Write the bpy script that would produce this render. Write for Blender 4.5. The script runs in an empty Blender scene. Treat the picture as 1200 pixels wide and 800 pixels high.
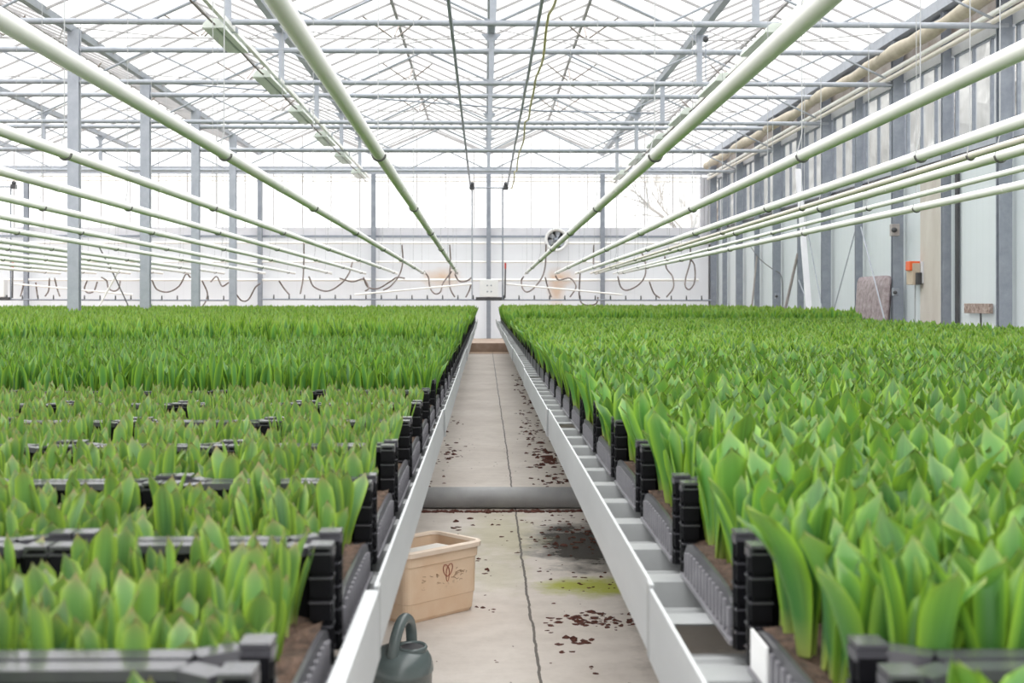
import bpy, math, random
import numpy as np
from mathutils import Vector, Matrix

random.seed(7)
rng = np.random.default_rng(11)
scene = bpy.context.scene
COL = scene.collection
PI = math.pi

# ------------------------------------------------------------------ camera model
H = 1.30                 # eye height
F = 1450.0               # focal length in pixels of the 1200 px wide picture
YAW = math.atan(32 / F)
CS, SN = math.cos(YAW), math.sin(YAW)
HOR = 351.0


def ray(px, py):
    u = (px - 600) / F
    return (u * CS + SN, CS - u * SN, (HOR - py) / F)


def at(px, py, Y):
    d = ray(px, py)
    k = Y / d[1]
    return Vector((d[0] * k, Y, H + d[2] * k))


def at_x(px, py, X):
    d = ray(px, py)
    k = X / d[0]
    return Vector((X, d[1] * k, H + d[2] * k))


def pix(x, y, z):
    a = x * CS - y * SN
    b = x * SN + y * CS
    return 600 + F * a / b, HOR - F * (z - H) / b


ORD = ['first', 'second', 'third', 'fourth', 'fifth', 'sixth', 'seventh', 'eighth', 'ninth', 'tenth', 'eleventh',
       'twelfth', 'thirteenth', 'fourteenth', 'fifteenth', 'sixteenth', 'seventeenth', 'eighteenth', 'nineteenth', 'twentieth']


# ------------------------------------------------------------------ mesh builder
class MB:
    def __init__(s):
        s.v, s.f, s.m, s.s = [], [], [], []

    def add(s, vs, fs, mat=0, smooth=False):
        n = len(s.v)
        s.v += [tuple(v) for v in vs]
        for f in fs:
            s.f.append([i + n for i in f])
            s.m.append(mat)
            s.s.append(smooth)
        return s

    def box(s, x0, x1, y0, y1, z0, z1, mat=0):
        return s.add([(x0, y0, z0), (x1, y0, z0), (x1, y1, z0), (x0, y1, z0), (x0, y0, z1), (x1, y0, z1), (x1, y1, z1), (x0, y1, z1)],
                     [(3, 2, 1, 0), (4, 5, 6, 7), (0, 1, 5, 4), (1, 2, 6, 5), (2, 3, 7, 6), (3, 0, 4, 7)], mat)

    def bar(s, p, q, w, h, up=(0, 0, 1), mat=0):
        """rectangular bar from p to q, w across, h along up"""
        p, q = Vector(p), Vector(q)
        d = (q - p).normalized()
        upv = Vector(up)
        if abs(d.dot(upv)) > .98:
            upv = Vector((0, 1, 0))
        a = d.cross(upv).normalized() * (w / 2)
        b = a.cross(d).normalized() * (h / 2)
        vs = []
        for c in (p, q):
            vs += [c - a - b, c + a - b, c + a + b, c - a + b]
        return s.add(vs, [(3, 2, 1, 0), (4, 5, 6, 7), (0, 1, 5, 4), (1, 2, 6, 5), (2, 3, 7, 6), (3, 0, 4, 7)], mat)

    def tube(s, pts, r, n=10, mat=0, closed=False, caps=True):
        pts = [Vector(p) for p in pts]
        rs = r if isinstance(r, (list, tuple)) else [r] * len(pts)
        N = len(pts)
        vs, prev = [], None
        for i, p in enumerate(pts):
            if closed:
                d = (pts[(i + 1) % N] - pts[i - 1]).normalized()
            elif i == 0:
                d = (pts[1] - pts[0]).normalized()
            elif i == N - 1:
                d = (pts[-1] - pts[-2]).normalized()
            else:
                d = (pts[i + 1] - pts[i - 1]).normalized()
            if prev is None:
                up = Vector((0, 0, 1)) if abs(d.z) < .9 else Vector((0, 1, 0))
                a = d.cross(up).normalized()
            else:
                a = (prev - d * prev.dot(d)).normalized()
            prev = a
            b = d.cross(a)
            for k in range(n):
                t = 2 * PI * k / n
                vs.append(p + (a * math.cos(t) + b * math.sin(t)) * rs[i])
        fs = []
        for i in range(N if closed else N - 1):
            j = (i + 1) % N
            for k in range(n):
                l = (k + 1) % n
                fs.append((i * n + k, i * n + l, j * n + l, j * n + k))
        s.add(vs, fs, mat, True)
        if caps and not closed:
            s.add(vs[:n], [tuple(range(n))[::-1]], mat)
            s.add(vs[-n:], [tuple(range(n))], mat)
        return s

    def lathe(s, prof, c=(0, 0, 0), n=28, mat=0, sx=1, sy=1, axis='z'):
        vs, fs = [], []
        for r, z in prof:
            for k in range(n):
                t = 2 * PI * k / n
                x, y = r * math.cos(t) * sx, r * math.sin(t) * sy
                if axis == 'z':
                    vs.append((c[0] + x, c[1] + y, c[2] + z))
                else:
                    vs.append((c[0] + x, c[1] + z, c[2] + y))
        for i in range(len(prof) - 1):
            for k in range(n):
                l = (k + 1) % n
                fs.append((i * n + k, i * n + l, (i + 1) * n + l, (i + 1) * n + k))
        return s.add(vs, fs, mat, True)

    def prism(s, poly, z0, z1, mat=0):
        """poly in x,y; extruded in z"""
        n = len(poly)
        vs = [(x, y, z0) for x, y in poly] + [(x, y, z1) for x, y in poly]
        fs = [tuple(range(n))[::-1], tuple(range(n, 2 * n))]
        fs += [(i, (i + 1) % n, n + (i + 1) % n, n + i) for i in range(n)]
        return s.add(vs, fs, mat)

    def mesh(s, name, mats, bevel=0):
        me = bpy.data.meshes.new(name)
        me.from_pydata(s.v, [], s.f)
        for m in (mats if isinstance(mats, (list, tuple)) else [mats]):
            me.materials.append(m)
        me.polygons.foreach_set('material_index', s.m)
        me.polygons.foreach_set('use_smooth', s.s)
        me.update()
        return me

    def build(s, name, mats, parent=None, bevel=0, loc=None):
        o = bpy.data.objects.new(name, s.mesh(name, mats))
        COL.objects.link(o)
        if parent is not None:
            o.parent = parent
        if loc is not None:
            o.location = loc
        if bevel:
            b = o.modifiers.new('bevel', 'BEVEL')
            b.width = bevel
            b.segments = 2
            b.limit_method = 'ANGLE'
        return o


def tag(o, label=None, cat=None, group=None, kind=None):
    if label: o['label'] = label
    if cat: o['category'] = cat
    if group: o['group'] = group
    if kind: o['kind'] = kind
    return o


def empty(name, loc=(0, 0, 0), rz=0.0):
    o = bpy.data.objects.new(name, None)
    o.empty_display_size = .05
    o.location = loc
    o.rotation_euler = (0, 0, rz)
    COL.objects.link(o)
    return o


def copy_tree(o, parent=None):
    c = o.copy()
    COL.objects.link(c)
    if parent is not None:
        c.parent = parent
    for ch in list(o.children):
        copy_tree(ch, c)
    return c


# ------------------------------------------------------------------ materials
def new_mat(name):
    m = bpy.data.materials.new(name)
    m.use_nodes = True
    nt = m.node_tree
    nt.nodes.clear()
    out = nt.nodes.new('ShaderNodeOutputMaterial')
    return m, nt, out


def N(nt, t, **kw):
    n = nt.nodes.new(t)
    for k, v in kw.items():
        setattr(n, k, v)
    return n


def mixc(nt, fac, a, b, mode='MIX'):
    n = nt.nodes.new('ShaderNodeMix')
    n.data_type = 'RGBA'
    n.blend_type = mode
    for sock, v in ((n.inputs[0], fac), (n.inputs[6], a), (n.inputs[7], b)):
        if isinstance(v, bpy.types.NodeSocket):
            nt.links.new(v, sock)
        elif isinstance(v, (int, float)):
            sock.default_value = v
        else:
            sock.default_value = (*v, 1)
    return n.outputs[2]


def math_n(nt, op, a, b=0.0, clamp=False):
    n = nt.nodes.new('ShaderNodeMath')
    n.operation = op
    n.use_clamp = clamp
    for sock, v in ((n.inputs[0], a), (n.inputs[1], b)):
        if isinstance(v, bpy.types.NodeSocket):
            nt.links.new(v, sock)
        else:
            sock.default_value = v
    return n.outputs[0]


def noise(nt, vec, scale, detail=4, rough=.55):
    n = nt.nodes.new('ShaderNodeTexNoise')
    n.inputs['Scale'].default_value = scale
    n.inputs['Detail'].default_value = detail
    n.inputs['Roughness'].default_value = rough
    if vec is not None:
        nt.links.new(vec, n.inputs['Vector'])
    return n.outputs['Fac']


def ramp(nt, fac, stops):
    n = nt.nodes.new('ShaderNodeValToRGB')
    els = n.color_ramp.elements
    while len(els) < len(stops):
        els.new(.5)
    for e, (p, c) in zip(els, stops):
        e.position = p
        e.color = (*c, 1) if not isinstance(c, (int, float)) else (c, c, c, 1)
    nt.links.new(fac, n.inputs[0])
    return n.outputs[0]


def principled(nt, color, rough=.5, metal=0.0, spec=.5):
    b = nt.nodes.new('ShaderNodeBsdfPrincipled')
    if isinstance(color, bpy.types.NodeSocket):
        nt.links.new(color, b.inputs['Base Color'])
    else:
        b.inputs['Base Color'].default_value = (*color, 1)
    if isinstance(rough, bpy.types.NodeSocket):
        nt.links.new(rough, b.inputs['Roughness'])
    else:
        b.inputs['Roughness'].default_value = rough
    b.inputs['Metallic'].default_value = metal
    b.inputs['Specular IOR Level'].default_value = spec
    return b


def coords(nt, kind='Object'):
    return nt.nodes.new('ShaderNodeTexCoord').outputs[kind]


def surf(name, c1, c2=None, scale=6, rough=.5, metal=0.0, spec=.5, bump=0.0, bscale=40, stretch=None):
    m, nt, out = new_mat(name)
    vec = coords(nt)
    if stretch:
        mp = N(nt, 'ShaderNodeMapping')
        mp.inputs['Scale'].default_value = stretch
        nt.links.new(vec, mp.inputs[0])
        vec = mp.outputs[0]
    col = c1
    if c2 is not None:
        f = noise(nt, vec, scale, 5, .6)
        f = ramp(nt, f, [(.3, 0.0), (.7, 1.0)])
        col = mixc(nt, f, c1, c2)
    b = principled(nt, col, rough, metal, spec)
    if bump:
        bn = N(nt, 'ShaderNodeBump')
        bn.inputs['Strength'].default_value = bump
        bn.inputs['Distance'].default_value = .01
        nt.links.new(noise(nt, vec, bscale, 3), bn.inputs['Height'])
        nt.links.new(bn.outputs[0], b.inputs['Normal'])
    nt.links.new(b.outputs[0], out.inputs[0])
    return m


M = {}
M['galv'] = surf('galvanised_steel', (.36, .385, .44), (.44, .465, .52), 9, .5, .25, .4)
M['galv_dark'] = surf('grey_steel', (.23, .255, .30), (.31, .335, .385), 9, .5, .2, .4)
M['chord'] = surf('truss_steel', (.33, .355, .40), (.42, .44, .48), 7, .5, .2, .4)
M['thin'] = surf('glazing_bar_aluminium', (.36, .35, .36), (.46, .44, .44), 3, .5, .1, .4)
M['rusty'] = surf('weathered_bar', (.30, .24, .21), (.45, .42, .41), 5, .6, .0, .4)
M['pipe'] = surf('white_pipe_paint', (.90, .89, .87), (.85, .845, .82), 4, .36, 0, .5)
M['pipe_pink'] = surf('cream_pipe_paint', (.74, .68, .61), (.66, .62, .55), 4, .45, 0, .4)
M['ring'] = surf('dark_clamp', (.12, .12, .12), (.2, .2, .19), 12, .5, .4, .4)
M['wire'] = surf('hanger_wire', (.42, .43, .44), None, rough=.5, metal=.3)
M['alu'] = surf('bench_aluminium', (.50, .515, .53), (.585, .60, .615), 5, .45, .30, .5, stretch=(1, .2, 1))
M['alu_deck'] = surf('bench_deck_aluminium', (.34, .35, .355), (.43, .44, .445), 7, .5, .25, .5)
M['leg'] = surf('bench_leg_steel', (.35, .37, .38), (.45, .46, .47), 6, .5, .3)
M['black'] = surf('black_plastic', (.004, .004, .005), (.008, .008, .010), 14, .40, 0, .12)
M['panel'] = surf('ribbed_black_plastic', (.055, .054, .062), (.075, .073, .082), 20, .30, 0, .5)
M['panel_rib'] = surf('crate_rib_plastic', (.19, .185, .205), (.25, .245, .265), 20, .35, 0, .5)
M['rim'] = surf('glossy_black_rim_glare', (.05, .05, .058), (.075, .074, .084), 14, .22, 0, 1.0)  # black rim plastic, base colour lightened to add to its sky glare
M['paper'] = surf('white_paper', (.8, .8, .8), None, rough=.7)
M['rubber'] = surf('dark_cable', (.05, .05, .055), (.09, .09, .09), 8, .6)
M['hose'] = surf('brown_hose', (.13, .10, .09), (.20, .165, .15), 10, .6)
M['yellow_hose'] = surf('yellow_hose', (.42, .38, .16), (.5, .46, .24), 10, .5)
M['box_white'] = surf('white_box_plastic', (.80, .80, .80), (.74, .75, .76), 6, .4)
M['dark'] = surf('dark_plastic', (.04, .04, .045), (.07, .07, .075), 10, .5)
M['lamp'] = surf('lamp_enamel_green_bounce', (.72, .77, .72), (.66, .71, .66), 8, .4)  # white enamel, tinted green in place of light bounced off the plants
M['lamp_dark'] = surf('lamp_groove', (.24, .28, .25), None, rough=.5)
M['roll'] = surf('beige_screen_cloth', (.56, .50, .41), (.44, .38, .30), 5, .8, bump=.4, bscale=14)
M['tub'] = surf('tub_plastic', (.76, .54, .36), (.84, .66, .49), 7, .5)
M['tub_rim'] = surf('tub_rim_plastic', (.80, .65, .52), (.86, .73, .61), 8, .5)
M['foam'] = surf('white_foam', (.84, .80, .75), None, rough=.6)
M['logo'] = surf('red_print', (.33, .09, .05), (.42, .16, .1), 30, .6)
M['can'] = surf('green_grey_plastic', (.105, .135, .135), (.14, .17, .168), 9, .26, 0, .5)
M['orange'] = surf('orange_cover', (.80, .13, .03), (.7, .11, .02), 9, .4)
M['beige_box'] = surf('beige_plastic', (.55, .46, .36), (.46, .38, .29), 9, .5)
M['beige_panel'] = surf('stained_beige_board', (.56, .53, .49), (.47, .43, .39), 4, .7, stretch=(1, 1, .4))
M['wood'] = surf('old_painted_wood', (.13, .075, .055), (.50, .42, .38), 26, .8)
M['quilt'] = surf('mottled_mauve_cloth', (.40, .35, .36), (.20, .155, .165), 11, .9, bump=.5, bscale=18)
M['plank'] = surf('white_plank_paint', (.80, .80, .83), (.70, .70, .74), 4, .5, stretch=(1, 1, .2))
M['pole'] = surf('grey_brown_pole', (.30, .27, .26), (.38, .35, .34), 5, .7)
M['board'] = surf('pale_lilac_sheet', (.60, .60, .65), (.68, .68, .72), 3, .6)
M['red'] = surf('red_fitting', (.5, .05, .04), None, rough=.5)
M['bark'] = surf('grey_bark', (.26, .23, .20), (.34, .31, .28), 8, .9)
M['conc_pipe'] = surf('grey_plastic_pipe', (.27, .27, .275), (.35, .35, .35), 6, .4, bump=.1)


def wall_sheet():
    """white twin-wall sheet with faint upright seams and two rust stains"""
    m, nt, out = new_mat('white_wall_sheet')
    geo = N(nt, 'ShaderNodeNewGeometry')
    sep = N(nt, 'ShaderNodeSeparateXYZ')
    nt.links.new(geo.outputs['Position'], sep.inputs[0])
    f = noise(nt, geo.outputs['Position'], .9, 4, .6)
    col = mixc(nt, f, (.72, .73, .75), (.82, .83, .85))
    w = math_n(nt, 'FRACT', math_n(nt, 'MULTIPLY', sep.outputs[0], 1.9))
    seam = math_n(nt, 'LESS_THAN', w, .03)
    col = mixc(nt, math_n(nt, 'MULTIPLY', seam, .22), col, (.38, .39, .41))
    for cx, cz, sx, sz in ((-1.18, 1.92, .62, .30), (2.12, 1.93, .50, .30), (2.02, 1.55, .28, .55)):
        dx = math_n(nt, 'DIVIDE', math_n(nt, 'SUBTRACT', sep.outputs[0], cx), sx)
        dz = math_n(nt, 'DIVIDE', math_n(nt, 'SUBTRACT', sep.outputs[2], cz), sz)
        r = math_n(nt, 'SQRT', math_n(nt, 'ADD', math_n(nt, 'MULTIPLY', dx, dx), math_n(nt, 'MULTIPLY', dz, dz)))
        n = noise(nt, geo.outputs['Position'], 3.5, 4, .7)
        k = math_n(nt, 'SUBTRACT', math_n(nt, 'ADD', n, .55), r, True)
        k = math_n(nt, 'MULTIPLY', k, .85, True)
        col = mixc(nt, k, col, (.60, .29, .03))
    b = principled(nt, col, .6, 0, .3)
    tr = N(nt, 'ShaderNodeBsdfTranslucent')
    tr.inputs['Color'].default_value = (.84, .85, .87, 1)
    mx = N(nt, 'ShaderNodeMixShader')
    mx.inputs[0].default_value = .45
    nt.links.new(b.outputs[0], mx.inputs[1])
    nt.links.new(tr.outputs[0], mx.inputs[2])
    nt.links.new(mx.outputs[0], out.inputs[0])
    return m


def side_sheet():
    m, nt, out = new_mat('pale_side_wall_sheet')
    geo = N(nt, 'ShaderNodeNewGeometry')
    sep = N(nt, 'ShaderNodeSeparateXYZ')
    nt.links.new(geo.outputs['Position'], sep.inputs[0])
    f = noise(nt, geo.outputs['Position'], 1.3, 4, .6)
    col = mixc(nt, f, (.66, .705, .72), (.77, .805, .815))
    w = math_n(nt, 'FRACT', math_n(nt, 'MULTIPLY', sep.outputs[1], 5.0))
    seam = math_n(nt, 'LESS_THAN', w, .07)
    col = mixc(nt, math_n(nt, 'MULTIPLY', seam, .14), col, (.4, .42, .44))
    b = principled(nt, col, .5, 0, .4)
    tr = N(nt, 'ShaderNodeBsdfTranslucent')
    tr.inputs['Color'].default_value = (.70, .75, .78, 1)
    mx = N(nt, 'ShaderNodeMixShader')
    mx.inputs[0].default_value = .3
    nt.links.new(b.outputs[0], mx.inputs[1])
    nt.links.new(tr.outputs[0], mx.inputs[2])
    nt.links.new(mx.outputs[0], out.inputs[0])
    return m


def glass(name, clear, haze_col, sc=1.5, streak=(1, 1, .25)):
    """thin glazing: mostly clear, a little reflection, a film of dirt that scatters"""
    m, nt, out = new_mat(name)
    mp = N(nt, 'ShaderNodeMapping')
    mp.inputs['Scale'].default_value = streak
    nt.links.new(coords(nt), mp.inputs[0])
    f = noise(nt, mp.outputs[0], sc, 4, .6)
    k = math_n(nt, 'ADD', math_n(nt, 'MULTIPLY', math_n(nt, 'SUBTRACT', f, .5), .5), 1 - clear, True)
    t = N(nt, 'ShaderNodeBsdfTransparent')
    t.inputs[0].default_value = (.97, .98, .98, 1)
    d = N(nt, 'ShaderNodeBsdfDiffuse')
    d.inputs[0].default_value = (*haze_col, 1)
    tl = N(nt, 'ShaderNodeBsdfTranslucent')
    tl.inputs[0].default_value = (*haze_col, 1)
    dm = N(nt, 'ShaderNodeMixShader')
    dm.inputs[0].default_value = .6
    nt.links.new(d.outputs[0], dm.inputs[1])
    nt.links.new(tl.outputs[0], dm.inputs[2])
    mx = N(nt, 'ShaderNodeMixShader')
    nt.links.new(k, mx.inputs[0])
    nt.links.new(t.outputs[0], mx.inputs[1])
    nt.links.new(dm.outputs[0], mx.inputs[2])
    g = N(nt, 'ShaderNodeBsdfGlossy')
    g.inputs['Roughness'].default_value = .08
    m2 = N(nt, 'ShaderNodeMixShader')
    m2.inputs[0].default_value = .05
    nt.links.new(mx.outputs[0], m2.inputs[1])
    nt.links.new(g.outputs[0], m2.inputs[2])
    nt.links.new(m2.outputs[0], out.inputs[0])
    return m


M['wall_back'] = wall_sheet()
M['wall_right'] = side_sheet()
M['roof_glass'] = glass('roof_glass', .93, (.95, .95, .95))
M['back_glass'] = glass('back_glass', .74, (.97, .97, .97))
M['side_glass'] = glass('side_glass', .55, (.62, .635, .64), 2.2)


def floor_mat():
    m, nt, out = new_mat('worn_concrete')
    geo = N(nt, 'ShaderNodeNewGeometry')
    P = geo.outputs['Position']
    sep = N(nt, 'ShaderNodeSeparateXYZ')
    nt.links.new(P, sep.inputs[0])
    X, Y = sep.outputs[0], sep.outputs[1]
    n1 = noise(nt, P, 1.1, 6, .65)
    n2 = noise(nt, P, 9, 6, .7)
    col = ramp(nt, n1, [(.30, (.60, .535, .48)), (.55, (.74, .675, .615)), (.75, (.80, .745, .69))])
    col = mixc(nt, math_n(nt, 'MULTIPLY', math_n(nt, 'SUBTRACT', n2, .45, True), 1.2, True), col, (.46, .40, .35))
    # slab cross lines
    st = N(nt, 'ShaderNodeMapping')
    st.inputs['Scale'].default_value = (.5, 7, 1)
    nt.links.new(P, st.inputs[0])
    n3 = noise(nt, st.outputs[0], .8, 4, .7)
    col = mixc(nt, math_n(nt, 'MULTIPLY', math_n(nt, 'SUBTRACT', n3, .5, True), 1.0, True), col, (.50, .44, .39))

    def blob(cx, cy, sx, sy, nsc, amt, edge=1.6):
        dx = math_n(nt, 'DIVIDE', math_n(nt, 'SUBTRACT', X, cx), sx)
        dy = math_n(nt, 'DIVIDE', math_n(nt, 'SUBTRACT', Y, cy), sy)
        r = math_n(nt, 'SQRT', math_n(nt, 'ADD', math_n(nt, 'MULTIPLY', dx, dx), math_n(nt, 'MULTIPLY', dy, dy)))
        n = math_n(nt, 'MULTIPLY', math_n(nt, 'SUBTRACT', noise(nt, P, nsc, 5, .7), .5), 1.6)
        k = math_n(nt, 'MULTIPLY', math_n(nt, 'SUBTRACT', math_n(nt, 'ADD', n, 1.0), r), edge, True)
        return math_n(nt, 'MULTIPLY', k, amt, True)

    # greenish moss and a wet dark patch, each with its own outline
    wet = blob(.58, 6.55, .40, .72, 4, .95, 2.5)
    col = mixc(nt, wet, col, (.045, .042, .036))
    wet2 = blob(.85, 5.0, .35, 1.4, 3, .75)
    col = mixc(nt, wet2, col, (.24, .21, .18))
    col = mixc(nt, blob(.50, 5.60, .30, .22, 5, .92), col, (.42, .45, .04))
    col = mixc(nt, blob(.10, 6.9, .28, .9, 5, .40), col, (.40, .38, .14))
    col = mixc(nt, blob(.06, 5.9, .20, .5, 6, .30), col, (.40, .39, .17))
    # earth at the far end of the path and under the benches
    far = math_n(nt, 'GREATER_THAN', Y, 29.6)
    col = mixc(nt, far, col, (.34, .24, .17))
    # the joint between the two slabs
    wob = math_n(nt, 'MULTIPLY', math_n(nt, 'SUBTRACT', noise(nt, P, 2.5, 4, .7), .5), .035)
    dj = math_n(nt, 'ABSOLUTE', math_n(nt, 'SUBTRACT', math_n(nt, 'ADD', X, wob), .19))
    joint = math_n(nt, 'LESS_THAN', dj, .0055)
    col = mixc(nt, math_n(nt, 'MULTIPLY', joint, .85), col, (.07, .06, .05))
    rough = mixc(nt, wet, (.75, .75, .75), (.18, .18, .18))
    b = principled(nt, col, rough, 0, .45)
    bn = N(nt, 'ShaderNodeBump')
    bn.inputs['Strength'].default_value = .25
    bn.inputs['Distance'].default_value = .01
    nt.links.new(noise(nt, P, 35, 5, .7), bn.inputs['Height'])
    nt.links.new(bn.outputs[0], b.inputs['Normal'])
    nt.links.new(b.outputs[0], out.inputs[0])
    return m


M['floor'] = floor_mat()
M['soil'] = surf('peat_soil', (.030, .019, .014), (.14, .085, .06), 60, .95, bump=.8, bscale=120)
M['debris'] = surf('dead_leaf_crumbs', (.05, .018, .012), (.16, .055, .038), 50, .9)


def leaf_mat(name, deep, mid, edge, tip, tip_amt):
    m, nt, out = new_mat(name)
    at_ = N(nt, 'ShaderNodeAttribute', attribute_name='lv')
    sep = N(nt, 'ShaderNodeSeparateXYZ')
    nt.links.new(at_.outputs['Vector'], sep.inputs[0])
    t, s, r = sep.outputs[0], sep.outputs[1], sep.outputs[2]
    oi = N(nt, 'ShaderNodeObjectInfo')
    rr = math_n(nt, 'FRACT', math_n(nt, 'ADD', r, math_n(nt, 'MULTIPLY', oi.outputs['Random'], 3.7)))
    col = mixc(nt, rr, deep, mid)
    # fine lengthwise veins
    st = N(nt, 'ShaderNodeCombineXYZ')
    nt.links.new(math_n(nt, 'MULTIPLY', s, 9), st.inputs[0])
    nt.links.new(math_n(nt, 'MULTIPLY', t, 1.2), st.inputs[1])
    nt.links.new(math_n(nt, 'MULTIPLY', r, 40), st.inputs[2])
    v = noise(nt, st.outputs[0], 1.6, 3, .6)
    col = mixc(nt, math_n(nt, 'MULTIPLY', math_n(nt, 'SUBTRACT', v, .42, True), 2.2, True), col, mid)
    e = math_n(nt, 'POWER', math_n(nt, 'ABSOLUTE', s), 2.4)
    e = math_n(nt, 'MULTIPLY', e, math_n(nt, 'ADD', math_n(nt, 'MULTIPLY', v, 1.1), .12), True)
    col = mixc(nt, e, col, edge)
    base = math_n(nt, 'SUBTRACT', 1.0, math_n(nt, 'MULTIPLY', t, 4.0), True)
    col = mixc(nt, math_n(nt, 'MULTIPLY', base, .7), col, (.34, .36, .10))
    tp = math_n(nt, 'POWER', t, 16.0)
    tp = math_n(nt, 'MULTIPLY', math_n(nt, 'MULTIPLY', tp, math_n(nt, 'ADD', rr, .3)), tip_amt, True)
    col = mixc(nt, tp, col, tip)
    b = principled(nt, col, .38, 0, .42)
    tr = N(nt, 'ShaderNodeBsdfTranslucent')
    nt.links.new(mixc(nt, .5, col, edge), tr.inputs[0])
    mx = N(nt, 'ShaderNodeMixShader')
    mx.inputs[0].default_value = .22
    nt.links.new(b.outputs[0], mx.inputs[1])
    nt.links.new(tr.outputs[0], mx.inputs[2])
    nt.links.new(mx.outputs[0], out.inputs[0])
    return m


LEAF_TALL = leaf_mat('tulip_leaf', (.020, .088, .023), (.090, .262, .054), (.34, .56, .035), (.34, .30, .12), .5)
LEAF_SHORT = leaf_mat('young_tulip_leaf', (.024, .084, .030), (.108, .252, .072), (.36, .53, .04), (.36, .19, .14), .8)

# ------------------------------------------------------------------ world and view
w = bpy.data.worlds.new('overcast')
scene.world = w
w.use_nodes = True
nt = w.node_tree
nt.nodes.clear()
wo = nt.nodes.new('ShaderNodeOutputWorld')
bg = nt.nodes.new('ShaderNodeBackground')
bg.inputs[0].default_value = (1.0, .995, .985, 1)
wz = N(nt, 'ShaderNodeSeparateXYZ')
nt.links.new(coords(nt, 'Generated'), wz.inputs[0])
lum = math_n(nt, 'ADD', math_n(nt, 'MULTIPLY', math_n(nt, 'POWER', math_n(nt, 'MAXIMUM', wz.outputs[2], 0.0), .8), 1.15), .62)
nt.links.new(lum, bg.inputs[1])      # overcast: brighter overhead than at the horizon
nt.links.new(bg.outputs[0], wo.inputs[0])
scene.view_settings.view_transform = 'Standard'
scene.view_settings.look = 'None'
scene.view_settings.gamma = 1
scene.view_settings.use_curve_mapping = False
scene.view_settings.exposure = 1.15
scene.cycles.use_denoising = True
scene.cycles.max_bounces = 8
scene.cycles.diffuse_bounces = 4
scene.cycles.transparent_max_bounces = 24

cam_d = bpy.data.cameras.new('camera')
cam = bpy.data.objects.new('camera', cam_d)
COL.objects.link(cam)
cam.location = (0, 0, H)
cam.rotation_euler = (PI / 2, 0, -YAW)
cam_d.sensor_width = 36
cam_d.lens = F / 1200 * 36
cam_d.shift_y = -49 / 1200
cam_d.clip_start = .05
cam_d.clip_end = 300
cam_d.dof.use_dof = True
cam_d.dof.focus_distance = 7.0
cam_d.dof.aperture_fstop = 6.3
scene.camera = cam

# ------------------------------------------------------------------ setting
XL, XR = -19.1, 6.50          # left end and right wall
YB = 34.75                    # back wall
Y0 = -1.0
GX = [.1 + 3.2 * k for k in range(-6, 3)]      # gutter lines
TY = [15.0, 18.96, 22.92, 26.87, 30.82]        # truss rows


def ov(h, Y):                 # height of overhead steel (the house falls slightly to the back)
    return H + h - .009 * (Y - 16)


def gz(Y):
    return H + 4.12 - .002 * (Y - 17)


fl = MB().box(XL, XR, Y0, YB + .1, -.15, 0).build('floor', M['floor'])
tag(fl, 'worn pale concrete floor of the aisle with a central joint', 'floor', kind='structure')

b = MB().box(XL, XR, YB, YB + .04, 0, H + 1.99)
wb = b.build('wall_back', M['wall_back'])
tag(wb, 'white sheet lower part of the back wall with rust stains', 'wall', kind='structure')

# glazed upper back wall, saw-tooth top
root = empty('window_1', (0, YB, 0))
tag(root, 'bright glazed upper part of the back wall', 'window', kind='structure')
prof = [(XL, H + 1.99)]
g = MB()
zt = gz(YB)
for a, bb in zip(GX[:-1], GX[1:]):
    mid = (a + bb) / 2
    x0 = max(a, XL)
    g.add([(x0, .02, H + 1.99), (bb, .02, H + 1.99), (bb, .02, zt), (mid, .02, zt + .68), (x0, .02, zt)], [(0, 1, 2, 3, 4)])
pane = g.build('pane', M['back_glass'], root)
g = MB()
x = GX[0] + .4
while x < XR:
    k = ((x - .1) % 3.2) / 3.2
    ztop = zt + .68 * (1 - abs(2 * k - 1))
    g.box(x - .012, x + .012, -.01, .015, H + 1.99, ztop)
    x += .8
for a, bb in zip(GX[:-1], GX[1:]):
    mid = (a + bb) / 2
    g.bar((a, 0, zt), (mid, 0, zt + .68), .05, .06, mat=0)
    g.bar((mid, 0, zt + .68), (bb, 0, zt), .05, .06, mat=0)
g.build('glazing_bar', M['thin'], root)

# roof
root = empty('ceiling', (0, 0, 0))
tag(root, 'glass saw-tooth greenhouse roof on thin glazing bars', 'roof', kind='structure')
g, gb = MB(), MB()
Yr0 = 5.0
for a, bb in zip(GX[:-1], GX[1:]):
    mid = (a + bb) / 2
    for (xa, za), (xb, zb) in (((a + .06, .04), (mid, .72)), ((mid, .72), (bb - .06, .04))):
        g.add([(xa, Yr0, gz(Yr0) + za), (xb, Yr0, gz(Yr0) + zb), (xb, YB, gz(YB) + zb), (xa, YB, gz(YB) + za)], [(0, 1, 2, 3)])
        y = Yr0 + .1
        while y < YB:
            gb.bar((xa, y, gz(y) + za - .02), (xb, y, gz(y) + zb - .02), .026, .035, mat=0)
            y += .79
    gb.bar((mid, Yr0, gz(Yr0) + .71), (mid, YB, gz(YB) + .71), .05, .06)
g.build('glass', M['roof_glass'], root)
gb.build('glazing_bar', M['thin'], root)

o = MB().box(-1.6, 1.8, 30.75, YB - .27, 0, .22).build('concrete_step', surf('brown_step', (.30, .22, .17), (.42, .33, .27), 6, .85))
tag(o, 'low brown concrete step closing the far end of the aisle', 'step')
# trim on the back wall
def tr(name, z0, z1, y0, y1, m, label):
    o = MB().box(XL, XR - .05, y0, y1, z0, z1).build(name, M[m])
    return tag(o, label, 'trim', kind='structure')


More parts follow.
